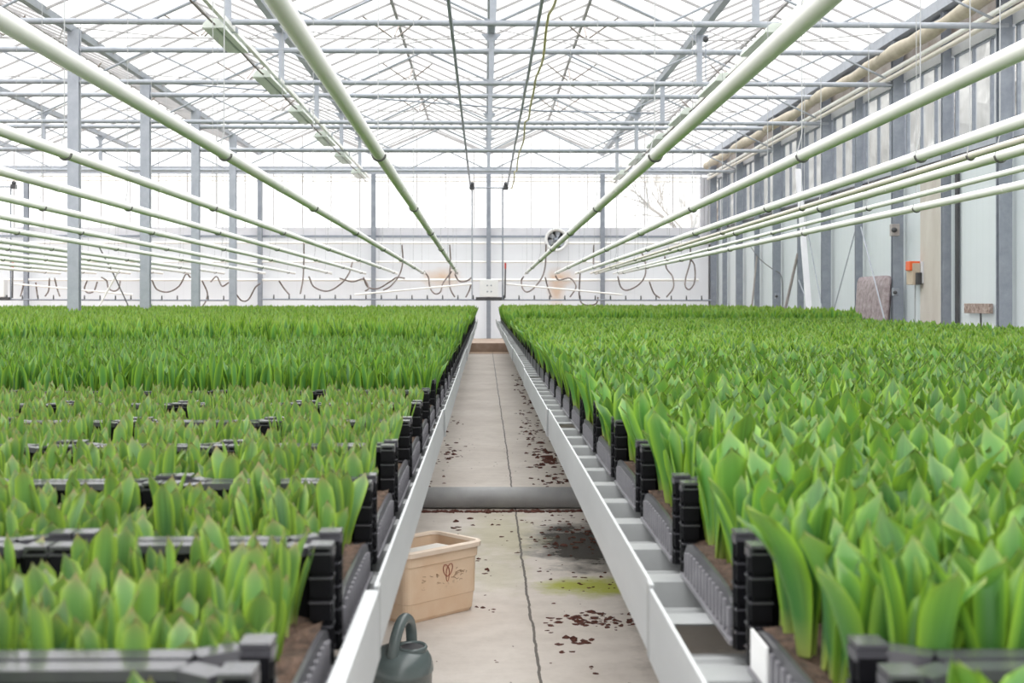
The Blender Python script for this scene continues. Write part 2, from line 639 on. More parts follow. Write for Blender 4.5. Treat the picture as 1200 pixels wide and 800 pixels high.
tr('trim_1', ov(3.62, YB) + .06, ov(3.62, YB) + .26, YB - .16, YB - .01, 'galv', 'grey steel eave rail along the top of the back wall')
tr('trim_2', H + 1.74, H + 1.80, YB - .06, YB - .005, 'galv_dark', 'dark grey rail across the back wall at window foot')
tr('trim_3', H + 1.80, H + 2.02, YB - .03, YB - .003, 'board', 'pale grey band under the back wall glazing')
for i, (h, nm) in enumerate(((3.43, 'upper'), (3.31, 'lower'))):
    o = MB().tube([(XL, YB - .1, H + h), (XR - .1, YB - .1, H + h)], .014, 6).build('thin_wire', M['pipe_pink'])
    tag(o, nm + ' thin pinkish wire along the back wall under the eave rail', 'wire', 'wires on the back wall')

# right wall: sheet below, windows above
wr = MB().box(XR, XR + .04, Y0, YB, 0, H + 1.97)
wr.box(XR, XR + .04, Y0, YB, H + 3.36, H + 4.1)
o = wr.build('wall_right', M['wall_right'])
tag(o, 'pale blue-white sheeted right side wall', 'wall', kind='structure')
CY = [15.03, 17.0, 18.96, 21.0, 22.95, 24.9, 26.85, 28.9, 30.8, 32.8, 34.3]
bays = [12.9, ] + CY
for i in range(len(bays) - 1):
    a, c = bays[i] + .07, bays[i + 1] - .07
    root = empty('window_%d' % (i + 2), (XR, (a + c) / 2, H + 2.0))
    tag(root, 'upright three-pane window in the right wall, %s from the front' % ORD[i], 'window', kind='structure')
    hw = (c - a) / 2
    MB().add([(.02, -hw, 0), (.02, hw, 0), (.02, hw, 1.38), (.02, -hw, 1.38)], [(0, 1, 2, 3)]).build('pane', M['side_glass'], root)
    fr = MB()
    for k in range(4):
        yy = -hw + .03 + k * (2 * hw - .06) / 3
        fr.box(-.02, .035, yy - .018, yy + .018, .0, 1.37)
    fr.box(-.025, .035, -hw, hw, 1.34, 1.38)
    fr.build('window_frame', M['galv_dark'], root)
    s = MB().box(-.05, .03, -hw, hw, -.02, .10)
    s.build('window_sill', M['galv'], root)
for i, (z0, z1, m, lb) in enumerate(((H + 3.36, H + 3.52, 'board', 'pale beam over the right wall windows'),
                                     (H + 1.93, H + 1.975, 'dark', 'dark line under the right wall windows'))):
    o = MB().box(XR - .05, XR - .002, Y0, YB - .02, z0, z1).build('trim_%d' % (i + 4), M[m])
    tag(o, lb, 'trim', kind='structure')
o = MB().box(XR - .22, XR - .02, 8, YB - .2, H + 4.0, H + 4.16).box(XR - .10, XR - .02, 8, YB - .2, H + 3.86, H + 3.97)
tag(o.build('trim_6', M['galv']), 'grey eave gutter along the top of the right wall', 'trim', kind='structure')
o = MB().box(XR - .02, XR - .002, 8, YB - .2, H + 3.52, H + 3.86)
tag(o.build('trim_7', M['rusty']), 'dark brown strip under the eave of the right wall', 'trim', kind='structure')


# columns -----------------------------------------------------------
def h_column(x, y, sx, sy, z1, label, group, m='galv', lean=0):
    r = empty('steel_column', (x, y, 0))
    tag(r, label, 'column', group, 'thing')
    b = MB()
    t = .018
    b.box(-sx / 2, sx / 2, -sy / 2, -sy / 2 + t, 0.012, z1)
    b.box(-sx / 2, sx / 2, sy / 2 - t, sy / 2, 0.012, z1)
    b.box(-t / 2, t / 2, -sy / 2 + t, sy / 2 - t, 0.012, z1)
    b.build('shaft', M[m], r)
    MB().box(-sx / 2 - .04, sx / 2 + .04, -sy / 2 - .04, sy / 2 + .04, 0, .012).build('base_plate', M['galv_dark'], r)
    return r


for i, y in enumerate(TY[1:]):
    h_column(-6.24, y, .17, .13, gz(y) - .02, 'tall grey steel column rising from the left bed, %s from the camera' % ORD[i], 'columns in the left bed')
names = {4: 'far left beside the left white box', 5: 'between left box and the rising columns', 6: 'left of the rising bed columns', 7: 'just left of the aisle', 8: 'dead ahead at the aisle end'}
BWC = [(-12.7, 'at the far left beside the white control box'), (-9.5, 'third to the left of the aisle end'), (-6.25, 'second to the left of the aisle end'), (-3.1, 'next left of the aisle end'),
       (.11, 'straight ahead at the end of the aisle'), (3.3, 'next right of the aisle, right of the fan')]
for x, lb in BWC:
    h_column(x, YB - .17, .12, .12, ov(3.62, YB) + .05, 'grey steel back wall column ' + lb, 'back wall columns', 'galv_dark')
for i, y in enumerate(CY):
    big = i % 2 == 0
    sx, sy = (.16, .11) if big else (.115, .085)
    h_column(XR - .045 - sx / 2 - .01, y, sx, sy, H + 3.98, 'blue-grey steel column on the right wall, %s from the camera' % ORD[i], 'right wall columns', 'galv_dark')

# gutters -------------------------------------------------------------
for x in GX[:-1]:
    if x < -13 and False:
        continue
    g = MB()
    ya, yb = 6.0, YB - .02
    pr = [(-.07, .05), (-.05, -.05), (.05, -.05), (.07, .05), (.055, .05), (.04, -.035), (-.04, -.035), (-.055, .05)]
    n = len(pr)
    vs = [(x + a, ya, gz(ya) + c) for a, c in pr] + [(x + a, yb, gz(yb) + c) for a, c in pr]
    g.add(vs, [(i, (i + 1) % n, n + (i + 1) % n, n + i) for i in range(n)] + [tuple(range(n))[::-1], tuple(range(n, 2 * n))])
    k = round((x - .1) / 3.2)
    where = {0: 'straight above the aisle', 1: 'first to the right of the aisle', -1: 'first to the left of the aisle', -2: 'over the row of columns in the left bed',
             -3: 'first beyond the left columns', -4: 'second beyond the left columns', -5: 'third beyond the left columns', -6: 'fourth beyond the left columns'}[k]
    tag(g.build('roof_gutter', M['chord']), 'grey valley gutter under the roof, ' + where, 'gutter', 'valley gutters')


# trusses -------------------------------------------------------------
def truss(xa, xb, Y, label, group):
    r = empty('roof_truss', (0, Y, 0))
    tag(r, label, 'roof truss', group)
    zu, zl = ov(3.83, Y), ov(3.34, Y)
    MB().tube([(xa, 0, zl), (xb, 0, zl)], .038, 8).build('lower_chord', M['chord'], r)
    MB().tube([(xa, 0, zu), (xb, 0, zu)], .044, 8).build('upper_chord', M['chord'], r)
    n = max(2, round((xb - xa) / 1.07))
    wb = MB()
    for i in range(n):
        x0 = xa + (xb - xa) * i / n
        x1 = xa + (xb - xa) * (i + 1) / n
        wb.tube([(x0, 0, zu if i % 2 else zl), (x1, 0, zl if i % 2 else zu)], .017, 6)
    wb.build('web', M['chord'], r)
    for x in GX:
        if xa + .5 < x < xb - .5:
            MB().box(x - .04, x + .04, -.04, .04, zl, gz(Y) - .04).build('post', M['galv'], r)
            MB().add([(x - .16, -.01, gz(Y) - .05), (x + .16, -.01, gz(Y) - .05), (x + .05, -.01, gz(Y) - .16), (x - .05, -.01, gz(Y) - .16),
                      (x - .16, .01, gz(Y) - .05), (x + .16, .01, gz(Y) - .05), (x + .05, .01, gz(Y) - .16), (x - .05, .01, gz(Y) - .16)],
                     [(0, 1, 2, 3), (7, 6, 5, 4), (0, 3, 7, 4), (1, 0, 4, 5), (2, 1, 5, 6), (3, 2, 6, 7)]).build('gusset', M['galv'], r)
    return r


for i, y in enumerate(TY):
    truss(-6.15, XR - .1, y, 'grey steel roof truss spanning above the aisle, %s from the camera' % ORD[i], 'trusses over the aisle')
    if i:
        truss(XL, -6.33, y, 'grey steel roof truss beyond the left columns, %s from the front' % ORD[i - 1], 'trusses beyond the left columns')

# thin wind-brace wires and vent shafts under the roof
k = 0
for i, y in enumerate([17.0, 20.9, 24.9, 28.8]):
    o = MB().tube([(-16, y, gz(y) + .28), (XR - .3, y, gz(y) + .28)], .012, 6).build('vent_shaft', M['thin'])
    tag(o, 'thin horizontal vent shaft under the roof glass, %s from the camera' % ORD[i], 'shaft', 'vent shafts')
for bi, (xa, xb) in enumerate(zip(GX[3:-1], GX[4:])):
    for i in range(4):
        y0, y1 = TY[i], TY[i + 1]
        mid = (xa + xb) / 2
        ws = MB()
        ws.tube([(xa + .1, y0, gz(y0) + .02), (mid - .05, y1, gz(y1) + .62)], .010, 5)
        ws.tube([(xb - .1, y0, gz(y0) + .02), (mid + .05, y1, gz(y1) + .62)], .010, 5)
        bay = ['third bay left of the aisle', 'second bay left of the aisle', 'bay left of the aisle', 'bay right of the aisle', 'bay beside the right wall'][bi]
        tag(ws.build('wind_brace', M['thin']), 'thin roof brace rods, %s, %s row' % (bay, ORD[i]), 'brace', 'roof brace rods')
        rb = MB()
        yv = y0 + 1.2
        rb.tube([(mid - .5, yv, gz(yv) + .5), (mid - .05, yv + .5, gz(yv) + .26)], .016, 5)
        rb.tube([(mid + .5, yv, gz(yv) + .5), (mid + .05, yv + .5, gz(yv) + .26)], .016, 5)
        rb.tube([(mid, yv + .5, gz(yv) + .28), (mid + .02, yv + 1.2, gz(yv) + .6)], .018, 5)
        tag(rb.build('vent_opener', M['rusty']), 'rusty vent opener arms, ridge of the %s, %s row' % (bay, ORD[i]), 'vent opener', 'vent openers')

# ------------------------------------------------------------------ heating pipes
YE = 31.4


def pz(Y):
    return H + .954 - .00906 * Y


def near_xy(px, py):
    """where the ray through a pixel meets the sloping plane of the pipes"""
    d = ray(px, py)
    k = .954 / (d[2] + .00906 * d[1])
    return d[0] * k, d[1] * k


PIPES = [
    # px, py near ; px at the end ; radius, material, label
    ((325, 0), 536, .036, 'pipe', 'thick white overhead pipe, first left of the aisle'),
    ((0, 22), 497, .036, 'pipe', 'white overhead pipe, second left of the aisle'),
    ((0, 152), 465, .034, 'pipe', 'white overhead pipe, third left of the aisle'),
    ((0, 200), 428, .034, 'pipe', 'white overhead pipe, fourth left of the aisle'),
    ((0, 230.5), 388, .034, 'pipe', 'white overhead pipe, fifth left of the aisle'),
    ((0, 253), 345, .034, 'pipe', 'white overhead pipe, sixth left of the aisle'),
    ((0, 268), 310, .034, 'pipe', 'white overhead pipe, seventh left, just before the columns'),
    ((0, 282), 262, .034, 'pipe', 'white overhead pipe, first beyond the left columns'),
    ((0, 289.5), 226, .034, 'pipe', 'white overhead pipe, second beyond the left columns'),
    ((0, 297), 190, .034, 'pipe', 'white overhead pipe, third beyond the left columns'),
    ((0, 303), 152, .034, 'pipe', 'white overhead pipe, fourth beyond the left columns'),
    ((0, 309), 112, .034, 'pipe', 'white overhead pipe, fifth beyond the left columns'),
    ((0, 314), 70, .034, 'pipe', 'white overhead pipe, sixth and outermost beyond the left columns'),
    ((945, 20), 616, .037, 'pipe', 'thick white overhead pipe, first right of the aisle'),
    ((1200, 58), 651, .036, 'pipe', 'thick white overhead pipe, second right of the aisle'),
    ((1200, 141), 675, .035, 'pipe', 'white overhead pipe, third right of the aisle'),
    ((1200, 163), 692, .022, 'pipe_pink', 'thin cream pipe running just behind the fourth right overhead pipe'),
    ((1200, 174.5), 698, .035, 'pipe', 'white overhead pipe, fourth right, under the thin cream pipe'),
    ((1200, 197), 719, .022, 'pipe', 'thin white pipe just above the outermost right overhead pipe'),
    ((1200, 216), 725, .035, 'pipe', 'white overhead pipe, outermost right, nearest the side wall'),
]
RINGS = [7.55, 11.4, 15.0, 18.96, 22.92, 26.87, 30.4]
for (p, pe, rad, mat, lb) in PIPES:
    x0, y0 = near_xy(*p)
    e = ray(pe, 323)
    x1 = e[0] / e[1] * YE
    sl = (x1 - x0) / (YE - y0)
    ys = 1.2 if p[0] not in (0,) else max(1.2, y0 - 2.5)
    if p[0] in (0, 1200):
        ys = max(1.2, y0 - 3.0)
    X = lambda y: x0 + (y - y0) * sl
    b = MB()
    n = 14
    b.tube([(X(ys + (YE - ys) * t / n), ys + (YE - ys) * t / n, pz(ys + (YE - ys) * t / n)) for t in range(n + 1)], rad, 16)
    for y in (9.6, 17.1, 24.8):
        if y > ys:
            b.tube([(X(y - .04), y - .04, pz(y - .04)), (X(y + .04), y + .04, pz(y + .04))], rad + .0025, 16)
    o = b.build('heating_pipe', M[mat])
    tag(o, lb, 'pipe', 'overhead heating pipes')
    for y in RINGS:
        if y < ys + .3:
            continue
        x, z = X(y), pz(y)
        r = MB()
        pts = [(x + (rad + .004) * math.cos(t), y, z + (rad + .004) * math.sin(t)) for t in [PI * 1.0 + PI * q / 8 for q in range(9)]]
        r.tube(pts, .0075, 6)
        h = r.build('hanger_clamp', M['ring'], o)
        w_ = MB().tube([(x - rad - .002, y, z), (x - .005, y, z + .13), (x, y, ov(3.34, y) if y > 12 else gz(y) - .1)], .0035, 5)
        w_.build('hanger_wire', M['wire'], h)

# pipes along the eave of the right wall, rolled screen
o = MB()
pts = []
for i in range(61):
    y = 10 + (YB - .6 - 10) * i / 60
    pts.append((XR - .36 + .015 * math.sin(y * 2.1), y, H + 3.70 + .02 * math.sin(y * 1.7 + 1)))
o.tube(pts, [.10 + .014 * math.sin(i * 1.9) + .008 * math.sin(i * .7) for i in range(61)], 14)
tag(o.build('rolled_screen', M['roll']), 'long beige rolled-up screen cloth under the right eave', 'screen roll')
for h, nm in ((3.50, 'upper'), (3.40, 'lower')):
    o = MB().tube([(XR - .30, 10, H + h), (XR - .30, YB - .5, H + h - .05)], .034, 12).build('eave_pipe', M['pipe_pink' if h < 3.45 else 'pipe'])
    tag(o, nm + ' of two white pipes under the beige screen roll', 'pipe', 'pipes under the right eave')

# white distribution pipes along the back wall
for i, (y, r, lb) in enumerate(((285, .035, 'topmost'), (307, .030, 'middle'), (328, .038, 'lowest'))):
    z = H + (HOR - y) / F * YB
    xe = 6.0 if i != 1 else 4.2
    o = MB().tube([(-16, YB - .16, z), (xe, YB - .16, z)], r, 10).build('header_pipe', M['pipe'])
    tag(o, lb + ' white pipe running along the lower back wall', 'pipe', 'header pipes on the back wall')

# hoses on the back wall -----------------------------------------------
def smooth(pts, n=6):
    P = [Vector(p) for p in pts]
    P = [P[0] * 2 - P[1]] + P + [P[-1] * 2 - P[-2]]
    out = []
    for i in range(1, len(P) - 2):
        for k in range(n):
            t = k / n
            a, b_, c, d = P[i - 1], P[i], P[i + 1], P[i + 2]
            out.append(.5 * ((2 * b_) + (c - a) * t + (2 * a - 5 * b_ + 4 * c - d) * t * t + (3 * b_ - a - 3 * c + d) * t ** 3))
    out.append(P[-2])
    return out


YH = 33.4
HOSES = [
    ('brown hose hanging straight down between the fourth and fifth left pipe ends', [(356, 285), (356, 306), (355, 327), (352, 344)]),
    ('short slanting brown hose left of the straight hanging hose', [(327, 329), (333, 338), (339, 345)]),
    ('wide sagging brown hose loop behind the fifth left pipe', [(362, 324), (368, 336), (384, 341), (400, 332), (409, 320), (413, 307)]),
    ('low curled brown hose below the fourth left pipe end', [(398, 326), (413, 330), (426, 327), (432, 337), (428, 341)]),
    ('brown hose curving down to the left from behind second left pipe', [(471, 287), (472, 306), (468, 322), (458, 335), (449, 340)]),
    ('brown hose dipping under the third left pipe end', [(426, 325), (431, 336), (443, 338), (457, 330), (465, 325), (474, 326)]),
    ('dark hose loop hanging from the second left pipe end', [(497, 318), (502, 325), (504, 337), (509.5, 344), (516, 342), (519, 332), (525.7, 323), (529, 318)]),
    ('short brown hose joining the first left pipe to the white pipe', [(533, 321), (536, 327), (540, 330), (547, 329), (553, 325)]),
    ('upright brown hose through the left rust stain', [(527, 287), (528, 306), (526.5, 327), (528, 339), (533, 348)]),
    ('short brown hose just left of the central white control box', [(552, 333), (550, 340), (546, 348)]),
    ('dark hose loop hanging from the first right pipe end', [(640, 286), (639, 311), (635, 325), (626, 337), (618, 342), (612.6, 338), (611, 329), (613.5, 324)]),
    ('short brown hose in front of the right rust stain', [(639, 325), (642, 337), (646, 348)]),
    ('bent brown hose just right of the right rust stain', [(651, 323), (655, 328), (668, 326), (675, 336), (668, 348)]),
    ('brown U-shaped hose under the third right pipe end', [(680, 316), (679, 348), (685.5, 357), (698, 356), (701, 348)]),
    ('short upright brown hose above the fourth right pipe end', [(696, 287), (695.5, 298), (695.5, 309)]),
    ('large brown hose loop under the outermost right pipe', [(724, 324), (727.5, 336), (735, 340), (748.5, 333.5), (756, 322), (756, 306), (751, 294)]),
    ('S-shaped brown hose on the back wall right of the large loop', [(779, 300), (781, 314), (788, 324), (789, 337), (781, 348)]),
    ('short brown hose slanting below the large hose loop', [(761, 330), (766, 343), (773, 349)]),
    ('drop-shaped brown hose loop nearest the right corner', [(809, 290), (809, 306), (804, 324), (803, 335), (808, 339), (814, 330), (814, 312), (810, 304)]),
    ('brown hose between third and fourth column, sagging under pipes', [(178, 328), (184, 339), (197, 342), (210, 335), (218, 321), (223, 325)]),
    ('small brown hose hook left of the fourth left column', [(247, 330), (254, 324), (260, 335), (268, 331)]),
    ('brown hose drooping beside the third left column', [(237, 329), (243, 343), (241, 353), (237, 359)]),
    ('brown sagging hose right of the fourth left column', [(277, 345), (283, 352), (291, 351), (299, 337), (305, 332)]),
    ('left leg of the pair of hanging hoses near the left box', [(58, 326), (57, 340), (53, 347)]),
    ('right leg of the pair of hanging hoses near the left box', [(64, 326), (67, 338), (70, 347)]),
    ('small U-shaped hose between first and second left column', [(102, 329), (99, 338), (103, 343), (110, 341), (114, 330)]),
    ('brown hose knot right of the small U-shaped hose', [(119, 325), (125, 329), (127, 337), (133, 341), (139, 338), (141, 329)]),
    ('hose standing left of the far left wall column', [(28, 331), (26, 340), (24, 347)]),
    ('hose standing right of the far left wall column', [(42, 331), (43, 340), (44, 348)]),
]
for lb, pts in HOSES:
    P = [at(px, py, YH + .25 * math.sin(i * 1.3)) for i, (px, py) in enumerate(pts)]
    o = MB().tube(smooth(P), .020, 8).build('hose', M['hose'])
    tag(o, lb, 'hose', 'hoses along the back wall')

# fan
c = at(652, 281, YB - .25)
root = empty('ventilation_fan', c)
tag(root, 'round white ventilation fan with dark blades on the back wall', 'fan')
MB().lathe([(.33, .10), (.33, -.10), (.325, -.12), (.25, -.09), (.24, .08), (.33, .10)], axis='y', n=36).build('fan_housing', M['box_white'], root)
MB().lathe([(.24, .085), (.0, .085)], axis='y', n=36).build('back_guard', M['dark'], root)
MB().lathe([(.0, -.05), (.06, -.045), (.065, .05)], axis='y', n=20).build('hub', M['galv_dark'], root)
for k in range(6):
    a = k * PI / 3 + .3
    ca, sa = math.cos(a), math.sin(a)
    vs = []
    for r_, w0, w1, dy in ((.06, -.03, .03, .0), (.15, -.055, .06, .0), (.23, -.06, .085, .0)):
        for ww, yy in ((w0, -.03), (w1, .03)):
            vs.append((r_ * ca - ww * sa, yy, r_ * sa + ww * ca))
    vs2 = [(x, y + .008, z) for x, y, z in vs]
    MB().add(vs + vs2, [(0, 1, 3, 2), (2, 3, 5, 4), (6, 8, 9, 7), (8, 10, 11, 9), (0, 2, 8, 6), (2, 4, 10, 8), (1, 7, 9, 3), (3, 9, 11, 5), (4, 5, 11, 10)]).build('blade', M['galv'], root)
MB().box(-.03, .03, .08, .24, .2, .3).build('bracket', M['galv_dark'], root)


# ------------------------------------------------------------------ irrigation booms
def boom(cx, label, x0, x1, central):
    Yb = 32.4
    r = empty('irrigation_boom', (cx, Yb, 0))
    tag(r, label, 'irrigation boom', 'irrigation booms')
    zb = H + (HOR - 220) / F * Yb
    zs = H + (HOR - 350.5) / F * Yb
    MB().tube([(-.52, 0, zb), (.52, 0, zb)], .018, 8).build('carriage_bar', M['galv_dark'], r)
    for s in (-.44, .44):
        q = MB().box(s - .06, s + .06, -.08, .08, zb - .05, zb + .06)
        t = q.build('trolley', M['dark'], r)
        MB().lathe([(0, -.03), (.05, -.03), (.05, .03), (0, .03)], (s, 0, zb + .1), 14, axis='y').build('wheel', M['dark'], t)
    for s in (-.44, .36):
        MB().tube([(s, 0, zb), (s, 0, zs)], .020, 8).build('upright', M['chord'] if s < 0 else M['galv_dark'], r)
    o = MB().tube([(x0 - cx, 0, zs), (x1 - cx, 0, zs - .03)], .022, 8).build('spray_pipe', M['galv_dark'], r)
    x = x0 + .3
    while x < x1:
        zz = zs - .03 * (x - x0) / (x1 - x0)
        MB().tube([(x - cx, 0, zz), (x - cx, 0, zz + .12)], [.022, .014], 6).build('nozzle', M['dark'], o)
        x += .40
    bx = MB().box(-.24, .24, -.14, .14, zs + .06, zs + .52).build('control_box', M['box_white'], r, bevel=.015)
    for dx in (-.04, .06):
        for dz in (.2, .36):
            MB().lathe([(0, -.012), (.02, -.01), (.02, 0)], (dx, -.141, zs + dz), 10, axis='y').build('button', M['galv_dark'], bx)
    MB().box(-.34, .34, -.12, .12, zs - .03, zs + .055).build('chassis', M['dark'], r)
    MB().tube([(.42, -.05, zs + .03), (.43, -.05, zs + .8)], .02, 8).build('valve_rod', M['dark'], r)
    MB().tube([(.43, -.05, zs + .8), (.43, -.05, zs + .95)], .025, 8).build('valve_cap', M['red'], r)
    for s in (-1, 1):
        MB().tube([(s * .45, 0, zs + .40), (s * 3.5, 0, zs + .12)], .022, 8).build('stay', M['pipe'], r)
    return r


boom(.11, 'irrigation boom with white control box at the aisle end', -5.8, 5.95, True)
boom(-12.66, 'irrigation boom with white control box at the far left', -15.5, -6.6, False)

for (p0, p1, lb) in (((525, 0), (549, 200), 'left'), ((629, 0), (599, 200), 'right')):
    pts = []
    zz = lambda Y: H + 3.12 - .006 * (Y - 16)
    xs = -.38 if lb == 'left' else .60
    for i in range(25):
        y = 9.5 + (33.6 - 9.5) * i / 24
        pts.append((xs, y, zz(y) - .025 * math.sin(i * PI / 3) ** 2))
    o = MB().tube(pts, .022, 8).build('boom_rail', M['galv_dark'])
    tag(o, lb + ' of two dark overhead rails carrying the irrigation boom', 'rail', 'boom rails')
    for y in TY:
        MB().tube([(xs, y, zz(y) + .015), (xs, y, ov(3.34, y))], .010, 6).build('rail_hanger', M['galv'], o)
pts = []
for i in range(61):
    y = 9.5 + (33.0 - 9.5) * i / 60
    sag = .16 * abs(math.sin((y - 9.5) / 3.9 * PI)) + .02
    pts.append((.70 + .01 * math.sin(i), y, H + 3.10 - .006 * (y - 16) - sag))
o = MB().tube(pts, .016, 8).build('supply_hose', M['yellow_hose'])
tag(o, 'yellowish supply hose hanging in swags beside right boom rail', 'hose')
o = MB().tube([(-6.0, 23.3, gz(23.3) - .05), (1.1, 23.3, ov(3.62, 23.3)), (3.2, 23.3, ov(3.58, 23.3))], .016, 6).build('cross_cable', M['galv_dark'])
tag(o, 'thin cable strung across between the third trusses', 'cable')

# ------------------------------------------------------------------ grow lights
LY = [15.25, 18.4, 21.55, 24.7, 27.9, 31.3]
for side, lx, lh in (('left', -3.17, 3.22), ('right', 3.44, 3.20)):
    zz = lambda Y: H + lh - .003 * (Y - 16)
    o = MB()
    o.bar((lx + .10, 9.0, zz(9.0) + .08), (lx + .10, 33, zz(33) + .08), .05, .06)
    o = o.build('light_rail', M['pipe'])
    tag(o, 'pale rail carrying the %s row of grow lights' % side, 'rail', 'grow light rails')
    for y in TY:
        MB().tube([(lx + .10, y, zz(y) + .10), (lx + .10, y, ov(3.34, y))], .008, 6).build('rail_hanger', M['galv'], o)
    o = MB().tube([(lx + .02, 9 + (33 - 9) * i / 40, zz(9 + .6 * i) + .02 - .05 * abs(math.sin((9 + .6 * i - 15.25) / 3.15 * PI))) for i in range(41)], .012, 6)
    tag(o.build('lamp_cable', M['rubber' if side == 'x' else 'hose']), 'thin feed cable sagging along the %s row of grow lights' % side, 'cable', 'lamp cables')
    for i, y in enumerate(LY):
        r = empty('grow_light', (lx, y, zz(y)))
        tag(r, 'white grow light fixture tinted green for plant bounce, %s of the %s row' % (ORD[i], side), 'grow light', 'grow lights in two rows')
        b = MB()
        L = .74
        pr = [(-.13, -.05), (.13, -.05), (.12, -.01), (.08, .04), (.05, .06), (-.05, .06), (-.08, .04), (-.12, -.01)]
        n = len(pr)
        vs = [(a, -L, c_) for a, c_ in pr] + [(a, L, c_) for a, c_ in pr]
        b.add(vs, [(k, n + k, n + (k + 1) % n, (k + 1) % n) for k in range(n)] + [tuple(range(n)), tuple(range(n, 2 * n))[::-1]])
        b.build('reflector', M['lamp'], r)
        MB().box(-.115, .02, -L + .03, L - .03, -.058, -.049).build('diffuser', M['lamp'], r)
        MB().box(.035, .050, -L, L, -.056, -.049).build('slot', M['lamp_dark'], r)
        MB().box(.06, .14, -.05, .05, .05, .11).build('mounting_bracket', M['galv'], r)

# vertical wires left of the bed columns etc.
o = MB().tube([at(115, 287, 30), at(133, 321, 30), at(154, 366, 30)], .016, 6).build('chain', M['rubber'])
tag(o, 'dark thin chain slanting down right of the first left column', 'chain')
o = MB().tube([at(143, 310, 30.2), at(112, 366, 30.2)], .022, 6).build('stay_tube', M['pipe'])
tag(o, 'white tube leaning across the dark chain left', 'tube')

# ------------------------------------------------------------------ things on the right wall
xw = XR - .02
root = empty('switch_box', (xw - .02, 18.32, H + .40))
tag(root, 'small beige switch box with orange cover on the right wall', 'switch box')
MB().box(-.02, .02, -.24, .24, -.16, .16).build('back_plate', M['board'], root)
MB().box(-.14, -.02, -.17, .10, -.18, .14).build('case', M['beige_box'], root, bevel=.01)
MB().box(-.18, -.02, -.16, .02, .03, .17).build('cover', M['orange'], root, bevel=.01)
MB().box(-.10, -.02, -.24, -.17, -.18, .0).build('socket', M['dark'], root, bevel=.01)
MB().tube([(-.04, .0, -.18), (-.04, .01, -.5), (-.04, 0, -1.2)], .010, 6).build('cable', M['wire'], root)
o = MB().box(xw - .02, xw, 17.25, 18.22, .05, H + 1.93).build('beige_board', M['beige_panel'])
tag(o, 'stained beige board on the right wall beside the switch box', 'board')
o = MB().box(xw - .03, xw, 16.74, 16.84, .05, H + 1.92).build('door_gap', M['dark'])
tag(o, 'dark upright slot at the edge of the sliding wall panel', 'slot')
r = empty('wooden_strip', (xw - .03, 16.05, H - .115))
tag(r, 'flaking brown wooden strip on the right wall', 'wooden strip')
MB().box(-.02, .03, -.42, .42, -.065, .065).build('strip', M['wood'], r, bevel=.006)
MB().tube([(-.01, -.12, -.06), (-.01, -.13, -.30), (-.01, -.10, -.6), (-.01, -.12, -1.1)], .014, 6).build('stem', M['dark'], r)
# mattress
b = MB()
nx, nz = 18, 18
vs, fs = [], []
Wm, Hm = .78, 1.62
for sgn in (-1, 1):
    for j in range(nz + 1):
        for i in range(nx + 1):
            u, v = -1 + 2 * i / nx, -1 + 2 * j / nz
            # rounded corners
            k = max(0, (abs(u) - .8) / .2) ** 2 + max(0, (abs(v) - .86) / .14) ** 2
            s_ = 1 / math.sqrt(k) if k > 1 else 1
            uu = math.copysign(.8 + (abs(u) - .8) * s_, u) if abs(u) > .8 else u
            vv = math.copysign(.86 + (abs(v) - .86) * s_, v) if abs(v) > .86 else v
            d = .075 * (1 - max(abs(uu), abs(vv)) ** 8) + .02 - .02 * (math.cos(uu * 9) * math.cos(vv * 16)) ** 2
            vs.append((sgn * d, uu * Wm, (vv + 1) / 2 * Hm))
m_ = (nx + 1) * (nz + 1)
for j in range(nz):
    for i in range(nx):
        a = j * (nx + 1) + i
        fs.append((a, a + nx + 1, a + nx + 2, a + 1))
        fs.append((m_ + a, m_ + a + 1, m_ + a + nx + 2, m_ + a + nx + 1))
edge = [i for i in range(nx + 1)] + [j * (nx + 1) + nx for j in range(1, nz + 1)] + [nz * (nx + 1) + i for i in range(nx - 1, -1, -1)] + [j * (nx + 1) for j in range(nz - 1, 0, -1)]
for a, c in zip(edge, edge[1:] + edge[:1]):
    fs.append((a, c, m_ + c, m_ + a))
b.add(vs, fs, 0, True)
o = b.build('mattress', M['quilt'])
o.location = (6.14, 19.72, .06)
o.rotation_euler = (0, math.radians(4), 0)
tag(o, 'mottled mauve-grey quilted pad leaning between two right wall columns', 'mattress')
o = MB().bar((6.00, 22.45, .02), (6.30, 24.75, H + 2.62), .04, .11, up=(1, 0, 0)).build('plank', M['plank'])
tag(o, 'long white plank leaning against the right wall', 'plank')
o = MB().tube([at_x(918, 372, 6.25), at_x(935, 297, 6.36)], .030, 8)
p0, p1 = at_x(918, 372, 6.15), at_x(935, 297, 6.34)
p0 = p0 + (p0 - p1) * ((p0.z - .03) / (p1.z - p0.z))
tag(MB().tube([p0, p1], .030, 8).build('pole', M['pole']), 'thick grey-brown pole leaning left of the white plank', 'pole', 'poles at the right wall')
p0, p1 = at_x(880, 372, 6.2), at_x(887, 300, 6.34)
p0 = p0 + (p0 - p1) * ((p0.z - .03) / (p1.z - p0.z))
tag(MB().tube([p0, p1], .022, 8).build('pole', M['pole']), 'thin dark pole leaning near the far end of right wall', 'pole', 'poles at the right wall')
for lb, a, c in (('slanting brace rod left of the mauve quilted pad', at_x(977, 364, 6.30), at_x(1003, 268, 6.40)),
                 ('slanting brace rod in front of the mauve quilted pad', at_x(1037, 376, 6.0), at_x(1009, 266, 6.28)),
                 ('slanting brace rod right of the thick leaning pole', at_x(949, 362, 6.3), at_x(936, 328, 6.34)),
                 ('steep thin rod just right of the white plank', at_x(964, 364, 6.28), at_x(946, 268, 6.40))):
    tag(MB().tube([a, c], .011, 6).build('brace_rod', M['galv']), lb, 'rod', 'brace rods at the right wall')
